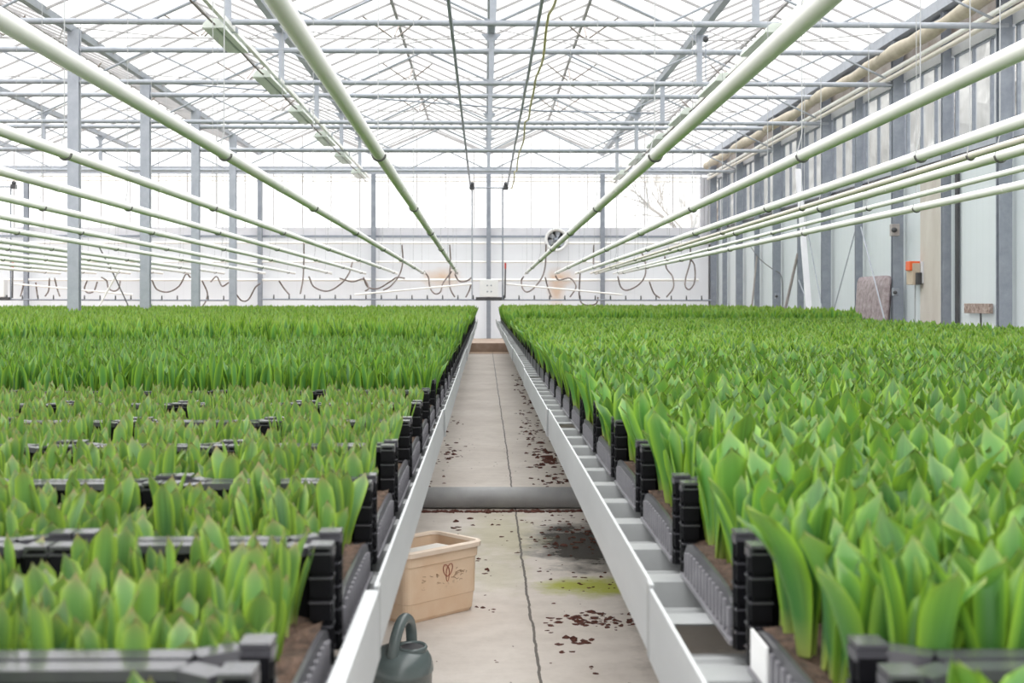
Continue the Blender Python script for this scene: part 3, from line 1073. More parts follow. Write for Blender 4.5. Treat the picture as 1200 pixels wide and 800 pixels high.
o = MB().tube(smooth([at_x(879, 288, 6.36), at_x(890, 303, 6.34), at_x(905, 315, 6.34), at_x(915, 322, 6.34), at_x(917, 340, 6.36), at_x(917, 362, 6.36)]), .010, 6).build('drooping_cable', M['rubber'])
tag(o, 'thin dark cable drooping along the right wall', 'cable')
for lb, px, py, X, s in (('small grey-brown lamp bracket high on the third right column', 1049, 268, 6.24, 1.2), ('small grey junction box low on the third right column', 1050, 341, 6.25, .8),
                         ('small dark fitting low on the seventh right column', 911, 346, 6.25, .8)):
    p = at_x(px, py, X)
    r = empty('small_fitting', p)
    tag(r, lb, 'fitting', 'fittings on right columns')
    MB().box(-.05 * s, .05 * s, -.04, .08, -.09 * s, .06 * s).build('case', M['pole' if s > 1 else 'galv_dark'], r, bevel=.008)
    MB().lathe([(0, -.05), (.03 * s, -.05), (.035 * s, 0)], (-.03, -.03, -.02), 10, axis='y').build('knob', M['dark'], r)
# lilac sheet in the far right corner
o = MB()
xa, xb = 6.02, XR - .03
for k in range(4):
    w_ = (xb - xa) / 4
    o.box(xa + k * w_ + .008, xa + (k + 1) * w_ - .008, YB - .30, YB - .26, H + 1.56, H + 3.40)
o.box(xa, xb, YB - .26, YB - .23, H + 1.54, H + 3.42)
tag(o.build('corner_sheet', M['board']), 'pale lilac ribbed sheet in the far right corner of the back wall', 'sheet')
o = MB().box(XR - .2, XR - .03, YB - .22, YB - .02, 0, H + 3.4).build('corner_piece', M['dark'])  # dark box standing in for the shade of the corner gap
tag(o, 'dark box standing for the shaded gap in the far right corner', 'post')
# security camera-like lamp under truss
c = at(827, 46, 18.6)
r = empty('hanging_sensor', c)
tag(r, 'small dark round sensor hanging under the roof truss', 'sensor')
MB().lathe([(0, -.05), (.03, -.04), (.045, 0), (.03, .04), (0, .05)], n=14).build('bulb', M['dark'], r)
MB().tube([(0, 0, .04), (0, 0, ov(3.34, 18.96) - c.z)], .008, 6).build('stem', M['galv_dark'], r)

# bare trees outside, seen faintly through the back glass
def tree(x, y, hgt, seed, label):
    rd = random.Random(seed)
    b = MB()

    def br(p, d, L, r, lv):
        q = p + d * L
        mid = p + d * L * .5 + Vector((rd.uniform(-.05, .05), rd.uniform(-.05, .05), 0)) * L
        b.tube([p, mid, q], [r, r * .85, r * .65], 6 if lv < 2 else 4)
        if lv >= 5:
            return
        for k in range(3 if lv else 4):
            a = rd.uniform(0, 2 * PI)
            tilt = rd.uniform(.35, .75)
            side = d.orthogonal().normalized()
            side.rotate(Matrix.Rotation(a, 3, d))
            nd = (d * math.cos(tilt) + side * math.sin(tilt) + Vector((0, 0, .15))).normalized()
            br(p + d * L * rd.uniform(.65, 1.0), nd, L * rd.uniform(.6, .8), r * .55, lv + 1)
    br(Vector((0, 0, 0)), Vector((0, 0, 1)), hgt * .33, .13, 0)
    o = b.build('bare_tree', M['bark'])
    o.location = (x, y, 0)
    tag(o, label, 'tree', 'bare trees outside')
    return o


tree(8.1, 45, 8.2, 3, 'faint bare tree outside the back glass near right corner')
tree(11.6, 33, 7.0, 5, 'bare tree outside the far end of right wall windows')
tree(10.6, 27, 6.4, 8, 'bare tree outside the middle of right wall windows')
tree(10.9, 21.5, 6.6, 9, 'bare tree outside the nearer right wall windows')

b = MB()
hx = []
rd = random.Random(21)
ny_, nz_ = 90, 14
vs, fs = [], []
for j in range(nz_ + 1):
    for i in range(ny_ + 1):
        y = 19 + 46 * i / ny_
        z = 7.4 * j / nz_ * (1 + .06 * math.sin(y * 1.3) + .05 * math.sin(y * 3.1))
        vs.append((10.2 + .6 * math.sin(y * 2.2 + j) * .5 + rd.uniform(-.3, .3) + .03 * j * j * .3, y, z))
for j in range(nz_):
    for i in range(ny_):
        a = j * (ny_ + 1) + i
        fs.append((a, a + 1, a + ny_ + 2, a + ny_ + 1))
m_ = len(vs)
vs += [(x + 1.6, y, z) for x, y, z in vs]
fs += [tuple(m_ + q for q in f[::-1]) for f in fs]
top = [nz_ * (ny_ + 1) + i for i in range(ny_ + 1)]
fs += [(a, c_, m_ + c_, m_ + a) for a, c_ in zip(top[:-1], top[1:])]
lo_ = [j * (ny_ + 1) for j in range(nz_ + 1)]
fs += [(a, m_ + a, m_ + c_, c_) for a, c_ in zip(lo_[:-1], lo_[1:])]
b.add(vs, fs)
M['hedge'] = surf('bare_hedge', (.20, .195, .185), (.50, .49, .475), 2.4, .95, stretch=(1, 2.0, .5))
o = b.build('bare_hedge', M['hedge'])
tag(o, 'blurred grey-brown bare hedge outside the far windows of the right wall', 'hedge', kind='stuff')

# ------------------------------------------------------------------ benches
DECK = .775          # top of the deck ridges
SEG = [-.4, 2.0, 5.25, 8.5, 11.75, 15.0, 18.25, 21.5, 24.75, 28.0, 30.6]
BED = {'left': (-.170, -6.05), 'right': (.266, 5.0)}
for side, (xi, xo) in BED.items():
    sg = -1 if side == 'left' else 1
    for i in range(len(SEG) - 1):
        ya, yb = SEG[i] + .004, SEG[i + 1] - .004
        r = empty('rolling_bench', (xi, ya, 0))
        tag(r, 'pale aluminium rolling bench under the %s bed, %s from front' % (side, ORD[i]), 'bench', 'rolling benches of the %s bed' % side)
        L = yb - ya
        off = sg * (.004 if i % 2 else 0)
        rail = MB()
        # edge profile: tall web with small top lip and bottom return
        lip = .022 if (side == 'left' and i == 0) else .005
        ztop = .833 + (.004 if i % 2 else 0)
        prf = [(0, .718), (0, ztop), (lip, ztop), (lip, ztop - .006), (.004, ztop - .006), (.004, .722), (.03, .722), (.03, .718)]
        n = len(prf)
        vs = [(off + sg * a, 0, c_) for a, c_ in prf] + [(off + sg * a, L, c_) for a, c_ in prf]
        rail.add(vs, [(k, (k + 1) % n, n + (k + 1) % n, n + k) for k in range(n)] + [tuple(range(n))[::-1], tuple(range(n, 2 * n))])
        ro = rail.build('edge_rail', M['alu'], r)
        if i > 0:
            MB().box(off - sg * .003 - .002, off - sg * .003 + .002, -.012, .012, .720, ztop + .003).build('rail_clip', M['alu_deck'], ro)
        # corrugated deck, ridges across the aisle
        wdt = min(abs(xo - xi), 2.2) if True else 0
        d = MB()
        y = 0.0
        P = .30
        prof2 = []
        while y < L - .01:
            for dy, z in ((0, DECK - .002), (.07, DECK - .002), (.105, DECK - .026), (.165, DECK - .026), (.168, DECK - .020), (.178, DECK - .020), (.181, DECK - .048), (.292, DECK - .048)):
                if y + dy < L:
                    prof2.append((y + dy, z))
            y += P
        prof2.append((L, DECK - .048))
        x0_, x1_ = off + sg * .006, sg * abs(xo - xi)
        vs, fs = [], []
        for yy, z in prof2:
            vs += [(x0_, yy, z), (x1_, yy, z), (x0_, yy, z - .003), (x1_, yy, z - .003)]
        for k in range(len(prof2) - 1):
            a = 4 * k
            fs += [(a, a + 1, a + 5, a + 4), (a + 2, a + 6, a + 7, a + 3), (a, a + 4, a + 6, a + 2), (a + 1, a + 3, a + 7, a + 5)]
        d.add(vs, fs)
        d.build('deck', M['alu_deck'], r)
        for ly in (.5, L - .5):
            for lx in (.75, abs(xo - xi) - .75):
                MB().box(sg * lx - .03, sg * lx + .03, ly - .03, ly + .03, 0, .685).build('leg', M['leg'], r)
            MB().box(min(sg * .35, sg * (abs(xo - xi) - .3)), max(sg * .35, sg * (abs(xo - xi) - .3)), ly - .03, ly + .03, .685, .716).build('cross_beam', M['leg'], r)

# ------------------------------------------------------------------ crates
CW, CL, CH = .398, .592, .175       # width across, length along the aisle, corner height


def crate_parts(parent):
    w2, l2 = CW / 2, CL / 2
    base = MB().box(-w2 + .012, w2 - .012, -l2 + .03, l2 - .03, .002, .012)
    base.build('base', M['black'], parent)
    for s in (-1, 1):
        # end wall: straight rim in the middle, drawn in at the corners
        b = MB()
        yo, yi = s * l2, s * (l2 - .028)
        path = [(-w2 + .0, yi), (-w2 + .035, yi), (-w2 + .075, yo), (w2 - .075, yo), (w2 - .035, yi), (w2, yi)]
        th = .010
        for (xa, ya_), (xb, yb_) in zip(path[:-1], path[1:]):
            b.bar((xa, ya_ - s * .016, .166), (xb, yb_ - s * .016, .166), .030, .012, mat=1)
            b.bar((xa, ya_ - s * .020, .080), (xb, yb_ - s * .020, .080), th, .160)
        b.build('end_wall', [M['black'], M['rim']], parent)
        # low ribbed side panel with a bowed top edge
        b = MB()
        xo_ = s * (w2 - .004)
        n = 14
        tops = []
        for k in range(n + 1):
            t = k / n
            y = -l2 + .062 + t * (CL - .124)
            z = .044 + .034 * (1 - (2 * t - 1) ** 6) ** .8
            tops.append((y, z))
        vs, fs = [], []
        for y, z in tops:
            vs += [(xo_, y, .006), (xo_, y, z), (xo_ - s * .006, y, z), (xo_ - s * .006, y, .006)]
        for k in range(n):
            a = 4 * k
            for q in range(4):
                p = (q + 1) % 4
                fs.append((a + q, a + 4 + q, a + 4 + p, a + p) if s > 0 else (a + p, a + 4 + p, a + 4 + q, a + q))
        b.add(vs, fs)
        for k in range(1, 15):
            t = k / 15
            y = -l2 + .062 + t * (CL - .124)
            z = .034 + .026 * (1 - (2 * t - 1) ** 6) ** .8
            b.box(min(xo_, xo_ + s * .004), max(xo_, xo_ + s * .004), y - .0050, y + .0050, .010, z, 1)
        b.box(min(xo_ - s * .004, xo_ + s * .007), max(xo_ - s * .004, xo_ + s * .007), -l2 + .06, l2 - .06, .001, .008, 1)
        b.build('side_panel', [M['panel'], M['panel_rib']], parent)
        b = MB()
        for c_ in (-1, 1):
            # corner post with stacking notches
            q = MB()
            yc = c_ * (l2 - .046)
            xc = s * (w2 - .017)
            for lv in range(5):
                z0, z1 = .002 + lv * .0345, .002 + (lv + 1) * .0345
                q.box(xc - .015, xc + .015, yc - .018, yc + .018, z0, z1 - .007)
                q.box(xc - .0115, xc + .0115, yc - .0145, yc + .0145, z1 - .007, z1)
                q.box(xc - .0165, xc + .0165, yc - .0195, yc + .0195, z0 + .0245, z0 + .0270, 1)
            q.box(xc - .016, xc + .016, yc - .019, yc + .019, .1735, CH + .003, 1)
            q.build('corner_piece', [M['black'], M['rim']], parent)


def crate_single():
    """all of the crate as one mesh for those too far off to show their parts"""
    w2, l2 = CW / 2, CL / 2
    b = MB().box(-w2 + .012, w2 - .012, -l2 + .03, l2 - .03, .002, .012)
    for s in (-1, 1):
        b.box(-w2 + .05, w2 - .05, min(s * l2, s * (l2 - .02)), max(s * l2, s * (l2 - .02)), .01, .17)
        b.box(min(s * w2, s * (w2 - .006)), max(s * w2, s * (w2 - .006)), -l2 + .06, l2 - .06, .006, .068, 1)
        for c_ in (-1, 1):
            yc, xc = c_ * (l2 - .046), s * (w2 - .017)
            b.box(xc - .017, xc + .017, yc - .022, yc + .022, .002, CH)
    return b


crate0 = empty('tulip_crate', (0, 0, DECK))
crate_parts(crate0)
far0 = None
first = True
CR = []            # (side, col, row, xc, yc)
for side in ('left', 'right'):
    sg = -1 if side == 'left' else 1
    xe = -.215 if side == 'left' else .374
    yj = 1.222 if side == 'left' else 1.205
    for row in range(-1, 48):
        yc = yj + .6 * row + .3
        if yc > 29.4:
            break
        for col in range(0, 9):
            xc = xe + sg * (CW / 2 + .40 * col)
            show = False
            if side == 'left':
                if row <= 5:
                    show = abs(xc) - .25 < .41 * (yc + .4) + .35
                else:
                    show = col == 0
            else:
                if row <= 1:
                    show = abs(xc) - .25 < .46 * (yc + .4) + .4
                else:
                    show = col == 0
            if show:
                CR.append((side, col, row, xc, yc))
CRLAB = {}
for side, col, row, xc, yc in CR:
    if yc < 8.0:
        if first:
            c = crate0
            first = False
        else:
            c = copy_tree(crate0)
        c.location = (xc, yc, DECK)
    else:
        if far0 is None:
            far0 = c = crate_single().build('tulip_crate', [M['black'], M['panel']], loc=(xc, yc, DECK))
        else:
            c = far0.copy()
            COL.objects.link(c)
            c.location = (xc, yc, DECK)
    r = row + 1
    place = ORD[r] if r < 20 else None
    if col == 0 and place:
        lb = 'black plastic tulip crate beside the aisle, %s from front, %s bed' % (place, side)
        grp = 'aisle-side crates of the %s bed' % side
    elif col == 0:
        lb = 'small black tulip crate, distant end of aisle-side row, %s bed' % side
        grp = 'distant aisle-side crates of the %s bed' % side
    else:
        lb = 'black tulip crate, %s from the aisle, %s row from front, %s bed' % (ORD[col], place, side)
        grp = 'inner crates of the %s bed' % side
    tag(c, lb, 'crate', grp)
    CRLAB[(side, col, row)] = c
    if side == 'right' and col == 0 and row == 0:
        n_ = MB().box(-CW / 2 - .003, -CW / 2 + .0005, .12, .215, .012, .066).build('paper_label', M['paper'], c)
        tag(n_, 'white paper label')

# soil in the crates: one mass of peat
b = MB()
for side, col, row, xc, yc in CR:
    nx, ny = (8, 12) if yc < 5 else (2, 3)
    w2, l2 = CW / 2 - .012, CL / 2 - .05
    vs, fs = [], []
    for j in range(ny + 1):
        for i in range(nx + 1):
            edge_ = i in (0, nx) or j in (0, ny)
            vs.append((xc - w2 + 2 * w2 * i / nx, yc - l2 + 2 * l2 * j / ny, DECK + .055 + random.uniform(0, .022)))
    for j in range(ny):
        for i in range(nx):
            a = j * (nx + 1) + i
            fs.append((a, a + 1, a + nx + 2, a + nx + 1))
    b.add(vs, fs, 0, True)
for x0, x1, y0, y1 in ((-13.3, -.66, 5.0, 29.6), (.80, 4.85, 3.7, 29.6), (.80, 2.4, 2.45, 3.7)):
    b.add([(x0, y0, DECK + .05), (x1, y0, DECK + .05), (x1, y1, DECK + .05), (x0, y1, DECK + .05)], [(0, 1, 2, 3)])
o = b.build('soil', M['soil'])
tag(o, 'dark peat soil filling the black crates under the tulips', 'soil', kind='stuff')
ZS = DECK + .066

# ------------------------------------------------------------------ tulips
TT = np.array([0, .12, .3, .5, .7, .86, .95, 1.0])
WT = np.array([.34, .40, .64, .90, 1.0, .86, .56, .05])


BLUNT = False
WT2 = np.array([.34, .42, .66, .92, 1.0, .93, .70, .07])


def leaf_arr(rows, cols, L, W, r0, lean, curl, cup, rr, az, fold=.0, twist=0.0):
    t = np.linspace(0, 1, rows) ** .8
    if rows <= 4:
        t = np.array([0, .5, .84, 1.0]) if rows == 4 else np.array([0, .6, 1.0])
    w_ = np.interp(t, TT, WT2 if BLUNT else WT) * W
    s = np.linspace(-1, 1, cols)
    T, S = np.meshgrid(t, s, indexing='ij')
    Wd = np.repeat(w_[:, None], cols, 1)
    R = cup * (1 + .8 * T)
    phi = np.clip(S * Wd / 2 / R, -1.9, 1.9)
    lat = R * np.sin(phi)
    inw = R * (1 - np.cos(phi))
    cx = r0 + lean * L * T ** 1.5 + curl * L * T ** 4
    z = L * (T - .12 * T * T * abs(lean) - .25 * curl * T ** 4)
    x = cx - inw
    y = lat + twist * L * T * T
    z = z - .03 * L * S * S * (T > .5)
    ca, sa = math.cos(az), math.sin(az)
    v = np.stack([x * ca - y * sa, x * sa + y * ca, z], -1).reshape(-1, 3)
    lv = np.stack([T, S, np.full_like(T, rr)], -1).reshape(-1, 3)
    f = []
    for i in range(rows - 1):
        for j in range(cols - 1):
            a = i * cols + j
            f.append((a, a + 1, a + cols + 1, a + cols))
    return v.astype(np.float32), lv.astype(np.float32), np.array(f, np.int32)


def plant_leaves(kind, rows, cols, rs):
    """the leaves of one plant, outer ones first"""
    out = []
    az = rs.uniform(0, 2 * PI)
    if kind == 'short':
        L = rs.uniform(.100, .160)
        W = rs.uniform(.034, .050)
        out.append(leaf_arr(rows, cols, L * .92, W, .008, rs.uniform(.08, .32), rs.uniform(-.08, .08), .017, rs.uniform(), az, twist=rs.uniform(-.1, .1)))
        out.append(leaf_arr(rows, cols, L, W * .85, .006, rs.uniform(.0, .2), rs.uniform(-.08, .06), .013, rs.uniform(), az + PI + rs.uniform(-.4, .4), twist=rs.uniform(-.1, .1)))
        if rs.uniform() < .85:
            out.append(leaf_arr(rows, cols, L * rs.uniform(.7, .95), W * .6, .004, rs.uniform(-.02, .1), 0, .010, rs.uniform(), az + PI / 2 + rs.uniform(-.5, .5)))
    else:
        L = rs.uniform(.175, .225)
        W = rs.uniform(.046, .068)
        out.append(leaf_arr(rows, cols, L * .90, W, .010, rs.uniform(.10, .40), rs.uniform(-.20, .14), .018, rs.uniform(), az, twist=rs.uniform(-.16, .16)))
        out.append(leaf_arr(rows, cols, L, W * .92, .008, rs.uniform(.02, .28), rs.uniform(-.18, .10), .015, rs.uniform(), az + PI + rs.uniform(-.5, .5), twist=rs.uniform(-.12, .12)))
        out.append(leaf_arr(rows, cols, L * rs.uniform(.8, 1.0), W * .72, .005, rs.uniform(.0, .18), rs.uniform(-.12, .06), .011, rs.uniform(), az + PI / 2 + rs.uniform(-.6, .6), twist=rs.uniform(-.1, .1)))
    return out


def mesh_np(name, V, LV, Fq, mat):
    me = bpy.data.meshes.new(name)
    me.vertices.add(len(V))
    me.vertices.foreach_set('co', V.astype(np.float32).ravel())
    me.loops.add(Fq.size)
    me.loops.foreach_set('vertex_index', Fq.astype(np.int32).ravel())
    me.polygons.add(len(Fq))
    me.polygons.foreach_set('loop_start', np.arange(0, Fq.size, 4, dtype=np.int32))
    me.polygons.foreach_set('use_smooth', np.ones(len(Fq), bool))
    a = me.attributes.new('lv', 'FLOAT_VECTOR', 'POINT')
    a.data.foreach_set('vector', LV.astype(np.float32).ravel())
    me.materials.append(mat)
    me.update(calc_edges=True)
    return me


def positions(x0, x1, y0, y1, sp, jit):
    nx, ny = max(1, int(round((x1 - x0) / sp))), max(1, int(round((y1 - y0) / sp)))
    gx = x0 + (np.arange(nx) + .5) * (x1 - x0) / nx
    gy = y0 + (np.arange(ny) + .5) * (y1 - y0) / ny
    X, Y = np.meshgrid(gx, gy)
    X = X.ravel() + rng.uniform(-jit, jit, X.size)
    Y = Y.ravel() + rng.uniform(-jit, jit, Y.size)
    return X, Y


def visible(X, Y, m=.08):
    d = X * SN + Y * CS
    u = (X * CS - Y * SN) / d
    return (np.abs(u) < 600 / F + m / np.maximum(d, .3)) & (d > .8)


def crate_positions(side, row, col, sp=.05):
    sg = -1 if side == 'left' else 1
    xe = -.215 if side == 'left' else .374
    yj = 1.222 if side == 'left' else 1.205
    xc = xe + sg * (CW / 2 + .40 * col)
    yc = yj + .6 * row + .3
    return positions(xc - CW / 2 + .026, xc + CW / 2 - .026, yc - CL / 2 + .048, yc + CL / 2 - .048, sp, .009), xc, yc


# gather plants: (side, kind, x, y, scale, row, col)
short_list, tall_list = [], []
for row in range(-1, 6):
    for col in range(0, 9):
        (X, Y), xc, yc = crate_positions('left', row, col)
        if ('left', col, row) not in CRLAB:
            continue
        ok = visible(X, Y, .5)
        for x, y in zip(X[ok], Y[ok]):
            short_list.append((x, y, row, col))
for row in range(-1, 4):
    for col in range(0, 6):
        (X, Y), xc, yc = crate_positions('right', row, col)
        ok = visible(X, Y, .9)
        for x, y in zip(X[ok], Y[ok]):
            tall_list.append((x, y, row, col))


def in_frame_size(p):
    d = p[0] * SN + p[1] * CS
    px, py = pix(p[0], p[1], 1.02)
    return (1 / d) if py < 815 and -25 < px < 1225 else -d


short_list.sort(key=in_frame_size, reverse=True)
tall_list.sort(key=in_frame_size, reverse=True)
NI = 300
G1, G2 = 14, 14


def make_individuals(lst, kind, mat, name, cat, side):
    rs = np.random.default_rng(5 if kind == 'short' else 6)
    protos = []
    for k in range(G1):
        lv = plant_leaves(kind, 9, 7, rs)
        protos.append([mesh_np(name + '_leaf', *l, mat) for l in lv])
    made = {}
    for i, (x, y, row, col) in enumerate(lst[:NI]):
        k = int(rs.integers(G1))
        if k in made:
            o = made[k].copy()
            COL.objects.link(o)
            for ch in made[k].children:
                c = ch.copy()
                COL.objects.link(c)
                c.parent = o
        else:
            o = empty(name, (0, 0, 0))
            for me in protos[k]:
                c = bpy.data.objects.new('leaf', me)
                COL.objects.link(c)
                c.parent = o
            made[k] = o
        o.location = (x, y, ZS)
        o.rotation_euler = (rs.uniform(-.12, .12), rs.uniform(-.12, .12), rs.uniform(0, 2 * PI))
        s = rs.uniform(.82, 1.14) * ((.60 if kind == 'tall' else .78) if row == -1 else 1.0)
        o.scale = (s, s, s)
        r = ORD[row + 1]
        if col == 0:
            where = 'aisle-side crate %s from front' % r
        else:
            where = '%s crate row, %s crate from aisle' % (r, ORD[col])
        if kind == 'short':
            lb = 'short red-tipped young tulip, left bed, ' + where
        else:
            lb = 'tall broad-leaved green tulip, right bed, ' + where
        tag(o, lb, cat, '%s tulips in the %s, %s bed' % (kind, where.replace(',', ''), side))


BLUNT = True
make_individuals(short_list, 'short', LEAF_SHORT, 'young_tulip', 'tulip', 'left')
make_individuals(tall_list, 'tall', LEAF_TALL, 'tulip', 'tulip', 'right')


class Field:
    def __init__(s):
        s.V, s.L, s.F, s.n = [], [], [], 0

    def plants(s, X, Y, kind, rows, cols, scale, seed, zoff=0.0, bright=(0.0, 1.0), wide=1.0):
        rs = np.random.default_rng(seed)
        var = []
        for k in range(10):
            lv = plant_leaves(kind, rows, cols, rs)
            off, V, LV, Fq = 0, [], [], []
            for v, l, f in lv:
                V.append(v)
                LV.append(l)
                Fq.append(f + off)
                off += len(v)
            var.append((np.concatenate(V), np.concatenate(LV), np.concatenate(Fq)))
        which = rs.integers(0, 10, len(X))
        for k in range(10):
            idx = np.where(which == k)[0]
            if len(idx) == 0:
                continue
            v, l, f = var[k]
            n = len(idx)
            a = rs.uniform(0, 2 * PI, n)
            sc = scale * rs.uniform(.84, 1.14, n)
            ca, sa = np.cos(a), np.sin(a)
            tx, ty = rs.uniform(-.13, .13, n), rs.uniform(-.13, .13, n)
            vx = (ca[:, None] * v[None, :, 0] - sa[:, None] * v[None, :, 1]) * sc[:, None] * wide
            vy = (sa[:, None] * v[None, :, 0] + ca[:, None] * v[None, :, 1]) * sc[:, None] * wide
            vz = v[None, :, 2] * sc[:, None]
            vx = vx + tx[:, None] * vz + X[idx][:, None]
            vy = vy + ty[:, None] * vz + Y[idx][:, None]
            vz = vz + ZS + zoff
            s.V.append(np.stack([vx, vy, vz], -1).reshape(-1, 3))
            ll = np.repeat(l[None], n, 0).copy()
            rr = rs.uniform(bright[0], bright[1], n)
            ll[:, :, 2] = bright[0] + (ll[:, :, 2] * .45 + rr[:, None] * .55 - bright[0] * .45) if bright[0] > 0 else ll[:, :, 2] * .45 * bright[1] + rr[:, None] * .55
            s.L.append(ll.reshape(-1, 3))
            s.F.append((f[None] + (np.arange(n) * len(v))[:, None, None]).reshape(-1, 4) + s.n)
            s.n += n * len(v)

    def build(s, name, mat, label, cat):
        me = mesh_np(name, np.concatenate(s.V), np.concatenate(s.L), np.concatenate(s.F), mat)
        o = bpy.data.objects.new(name, me)
        COL.objects.link(o)
        tag(o, label, cat, kind='stuff')
        print(name, s.n)
        return o


def region(x0, x1, y0, y1, sp, jit):
    X, Y = positions(x0, x1, y0, y1, sp, jit)
    ok = visible(X, Y, 1.5)
    return X[ok], Y[ok]


# rest of the short tulips, left bed front
BLUNT = False
fs_ = Field()
rest = np.array([(p[0], p[1]) for p in short_list[NI:]])
fs_.plants(rest[:, 0], rest[:, 1], 'short', 8, 5, 1.0, 21, wide=.74)
fs_.build('young_tulip', LEAF_SHORT, 'mass of short red-tipped young tulips filling the left bed behind the nearest crates', 'tulips')

# all the other tall tulips: right bed and the taller stands further back in the left bed
BLUNT = True
ft = Field()
rest = np.array([(p[0], p[1], p[2]) for p in tall_list[NI:]])
fr_ = rest[:, 2] < 0
ft.plants(rest[~fr_, 0], rest[~fr_, 1], 'tall', 8, 5, 1.0, 31)
ft.plants(rest[fr_, 0], rest[fr_, 1], 'tall', 8, 5, .60, 36)
for row in range(4, 48):
    pass
X, Y = region(.375, 4.85, 3.62, 10.5, .052, .012)
nr = Y < 6.5
ft.plants(X[nr], Y[nr], 'tall', 7, 5, 1.0, 32)
ft.plants(X[~nr], Y[~nr], 'tall', 4, 3, 1.0, 33)
X, Y = region(.375, 4.85, 10.6, 16.6, .060, .016)
ft.plants(X, Y, 'tall', 4, 3, 1.03, 34, wide=1.08)
X, Y = region(.375, 5.2, 16.9, 29.4, .070, .02)
ft.plants(X, Y, 'tall', 4, 3, 1.56, 35, wide=.95, bright=(0, .3))
# left bed
BLUNT = False
X, Y = region(-3.6, -.225, 5.05, 8.15, .045, .012)
ft.plants(X, Y, 'tall', 7, 5, 1.05, 41, bright=(.35, 1), wide=.68)
X, Y = region(-6.0, -.225, 8.55, 14, .050, .014)
ft.plants(X, Y, 'tall', 5, 3, 1.45, 42, wide=.7)
X, Y = region(-13.2, -.225, 14, 29.4, .074, .02)
ft.plants(X, Y, 'tall', 4, 3, 1.45, 43, wide=.85)
ft.build('tulip', LEAF_TALL, 'mass of tall green tulips filling both beds to the back wall', 'tulips')

# ------------------------------------------------------------------ tub
RX = -.012
root = empty('plastic_tub', (0, 0, 0))
tag(root, 'dirty peach plastic tub with a red emblem on the aisle floor', 'tub')
ex = Vector((-.27, -.26, 0)).normalized()      # along the printed face, away from the right corner
ey = Vector((-.214, .21, 0)).normalized()
ey = Vector((-ex.y, ex.x, 0)) if Vector((-ex.y, ex.x, 0)).dot(ey) > 0 else Vector((ex.y, -ex.x, 0))
org = Vector((-.010, 5.20, 0))
LA, LB, HT = .42, .30, .292


def rr_loop(a0, a1, b0, b1, z, r, n=5):
    pts = []
    for (cx_, cy_, s0) in ((a1 - r, b1 - r, 0), (a0 + r, b1 - r, PI / 2), (a0 + r, b0 + r, PI), (a1 - r, b0 + r, 1.5 * PI)):
        for k in range(n + 1):
            t = s0 + PI / 2 * k / n
            a, b_ = cx_ + r * math.cos(t), cy_ + r * math.sin(t)
            pts.append(org + ex * a + ey * b_ + Vector((0, 0, z)))
    return pts


def skin(loops, b, mat=0, capfirst=False, caplast=False):
    n = len(loops[0])
    vs = [p for l in loops for p in l]
    fs = []
    for i in range(len(loops) - 1):
        for k in range(n):
            l = (k + 1) % n
            fs.append((i * n + k, i * n + l, (i + 1) * n + l, (i + 1) * n + k))
    if capfirst: fs.append(tuple(range(n))[::-1])
    if caplast: fs.append(tuple(range((len(loops) - 1) * n, len(loops) * n)))
    b.add(vs, fs, mat, False)


ins = .022
b = MB()
skin([rr_loop(ins + .01, LA - ins - .01, ins + .01, LB - ins - .01, .0, .025), rr_loop(ins, LA - ins, ins, LB - ins, .015, .03),
      rr_loop(ins * .78, LA - ins * .78, ins * .78, LB - ins * .78, .078, .03), rr_loop(ins * .66, LA - ins * .66, ins * .66, LB - ins * .66, .081, .03),
      rr_loop(.012, LA - .012, .012, LB - .012, .225, .03), rr_loop(.006, LA - .006, .006, LB - .006, .230, .032), rr_loop(.004, LA - .004, .004, LB - .004, HT - .012, .032),
      rr_loop(.010, LA - .010, .010, LB - .010, HT - .004, .028), rr_loop(.028, LA - .028, .028, LB - .028, .02, .022)], b, 0, True, True)
body = b.build('tub_body', M['tub'], root)
b = MB()
skin([rr_loop(-.006, LA + .006, -.006, LB + .006, HT - .022, .04), rr_loop(-.008, LA + .008, -.008, LB + .008, HT - .004, .04), rr_loop(-.002, LA + .002, -.002, LB + .002, HT + .002, .036),
      rr_loop(.010, LA - .010, .010, LB - .010, HT + .001, .03), rr_loop(.014, LA - .014, .014, LB - .014, HT - .012, .028)], b)
rim = b.build('tub_rim', M['tub_rim'], root)
# emblem on the face: two loops crossing into a heart, a stem loop, smudged print below
b = MB()
fc = lambda a, z: org + ex * a + ey * (.012 + .014 * (1 - z / .23) - .0035) + Vector((0, 0, z))
ca_, cz_ = .185, .185


def loop2(pts):
    b.tube([fc(ca_ + x, cz_ + z) for x, z in pts], .0019, 5, closed=True)


for s_ in (-1, 1):
    pts = []
    for k in range(28):
        t = 2 * PI * k / 28
        a_, c_ = .0145 * math.cos(t), .0265 * math.sin(t)
        al = s_ * .42
        pts.append((s_ * .0085 + a_ * math.cos(al) + c_ * math.sin(al), .006 - a_ * math.sin(al) + c_ * math.cos(al)))
    loop2(pts)
loop2([(.0085 * math.sin(t), -.010 + .030 * math.cos(t)) for t in [2 * PI * k / 22 for k in range(22)]])
e_ = b.build('emblem', M['logo'], body)
tag(e_, 'faded red looped heart emblem')
b = MB()
rd = random.Random(4)
M['smudge'] = surf('faded_print', (.40, .25, .15), (.52, .36, .24), 60, .7)
for k in range(90):
    a, z = ca_ + rd.gauss(0, .06), rd.uniform(.085, .195)
    if abs(a - ca_) < .035 and abs(z - cz_) < .045:
        continue
    L_ = rd.uniform(.004, .016)
    b.tube([fc(a, z), fc(a + L_, z + rd.uniform(-.006, .006)), fc(a + L_ * 1.3, z + rd.uniform(-.008, .008))], rd.uniform(.0008, .0018), 4)
b.build('scuff', M['smudge'], body)
b = MB()
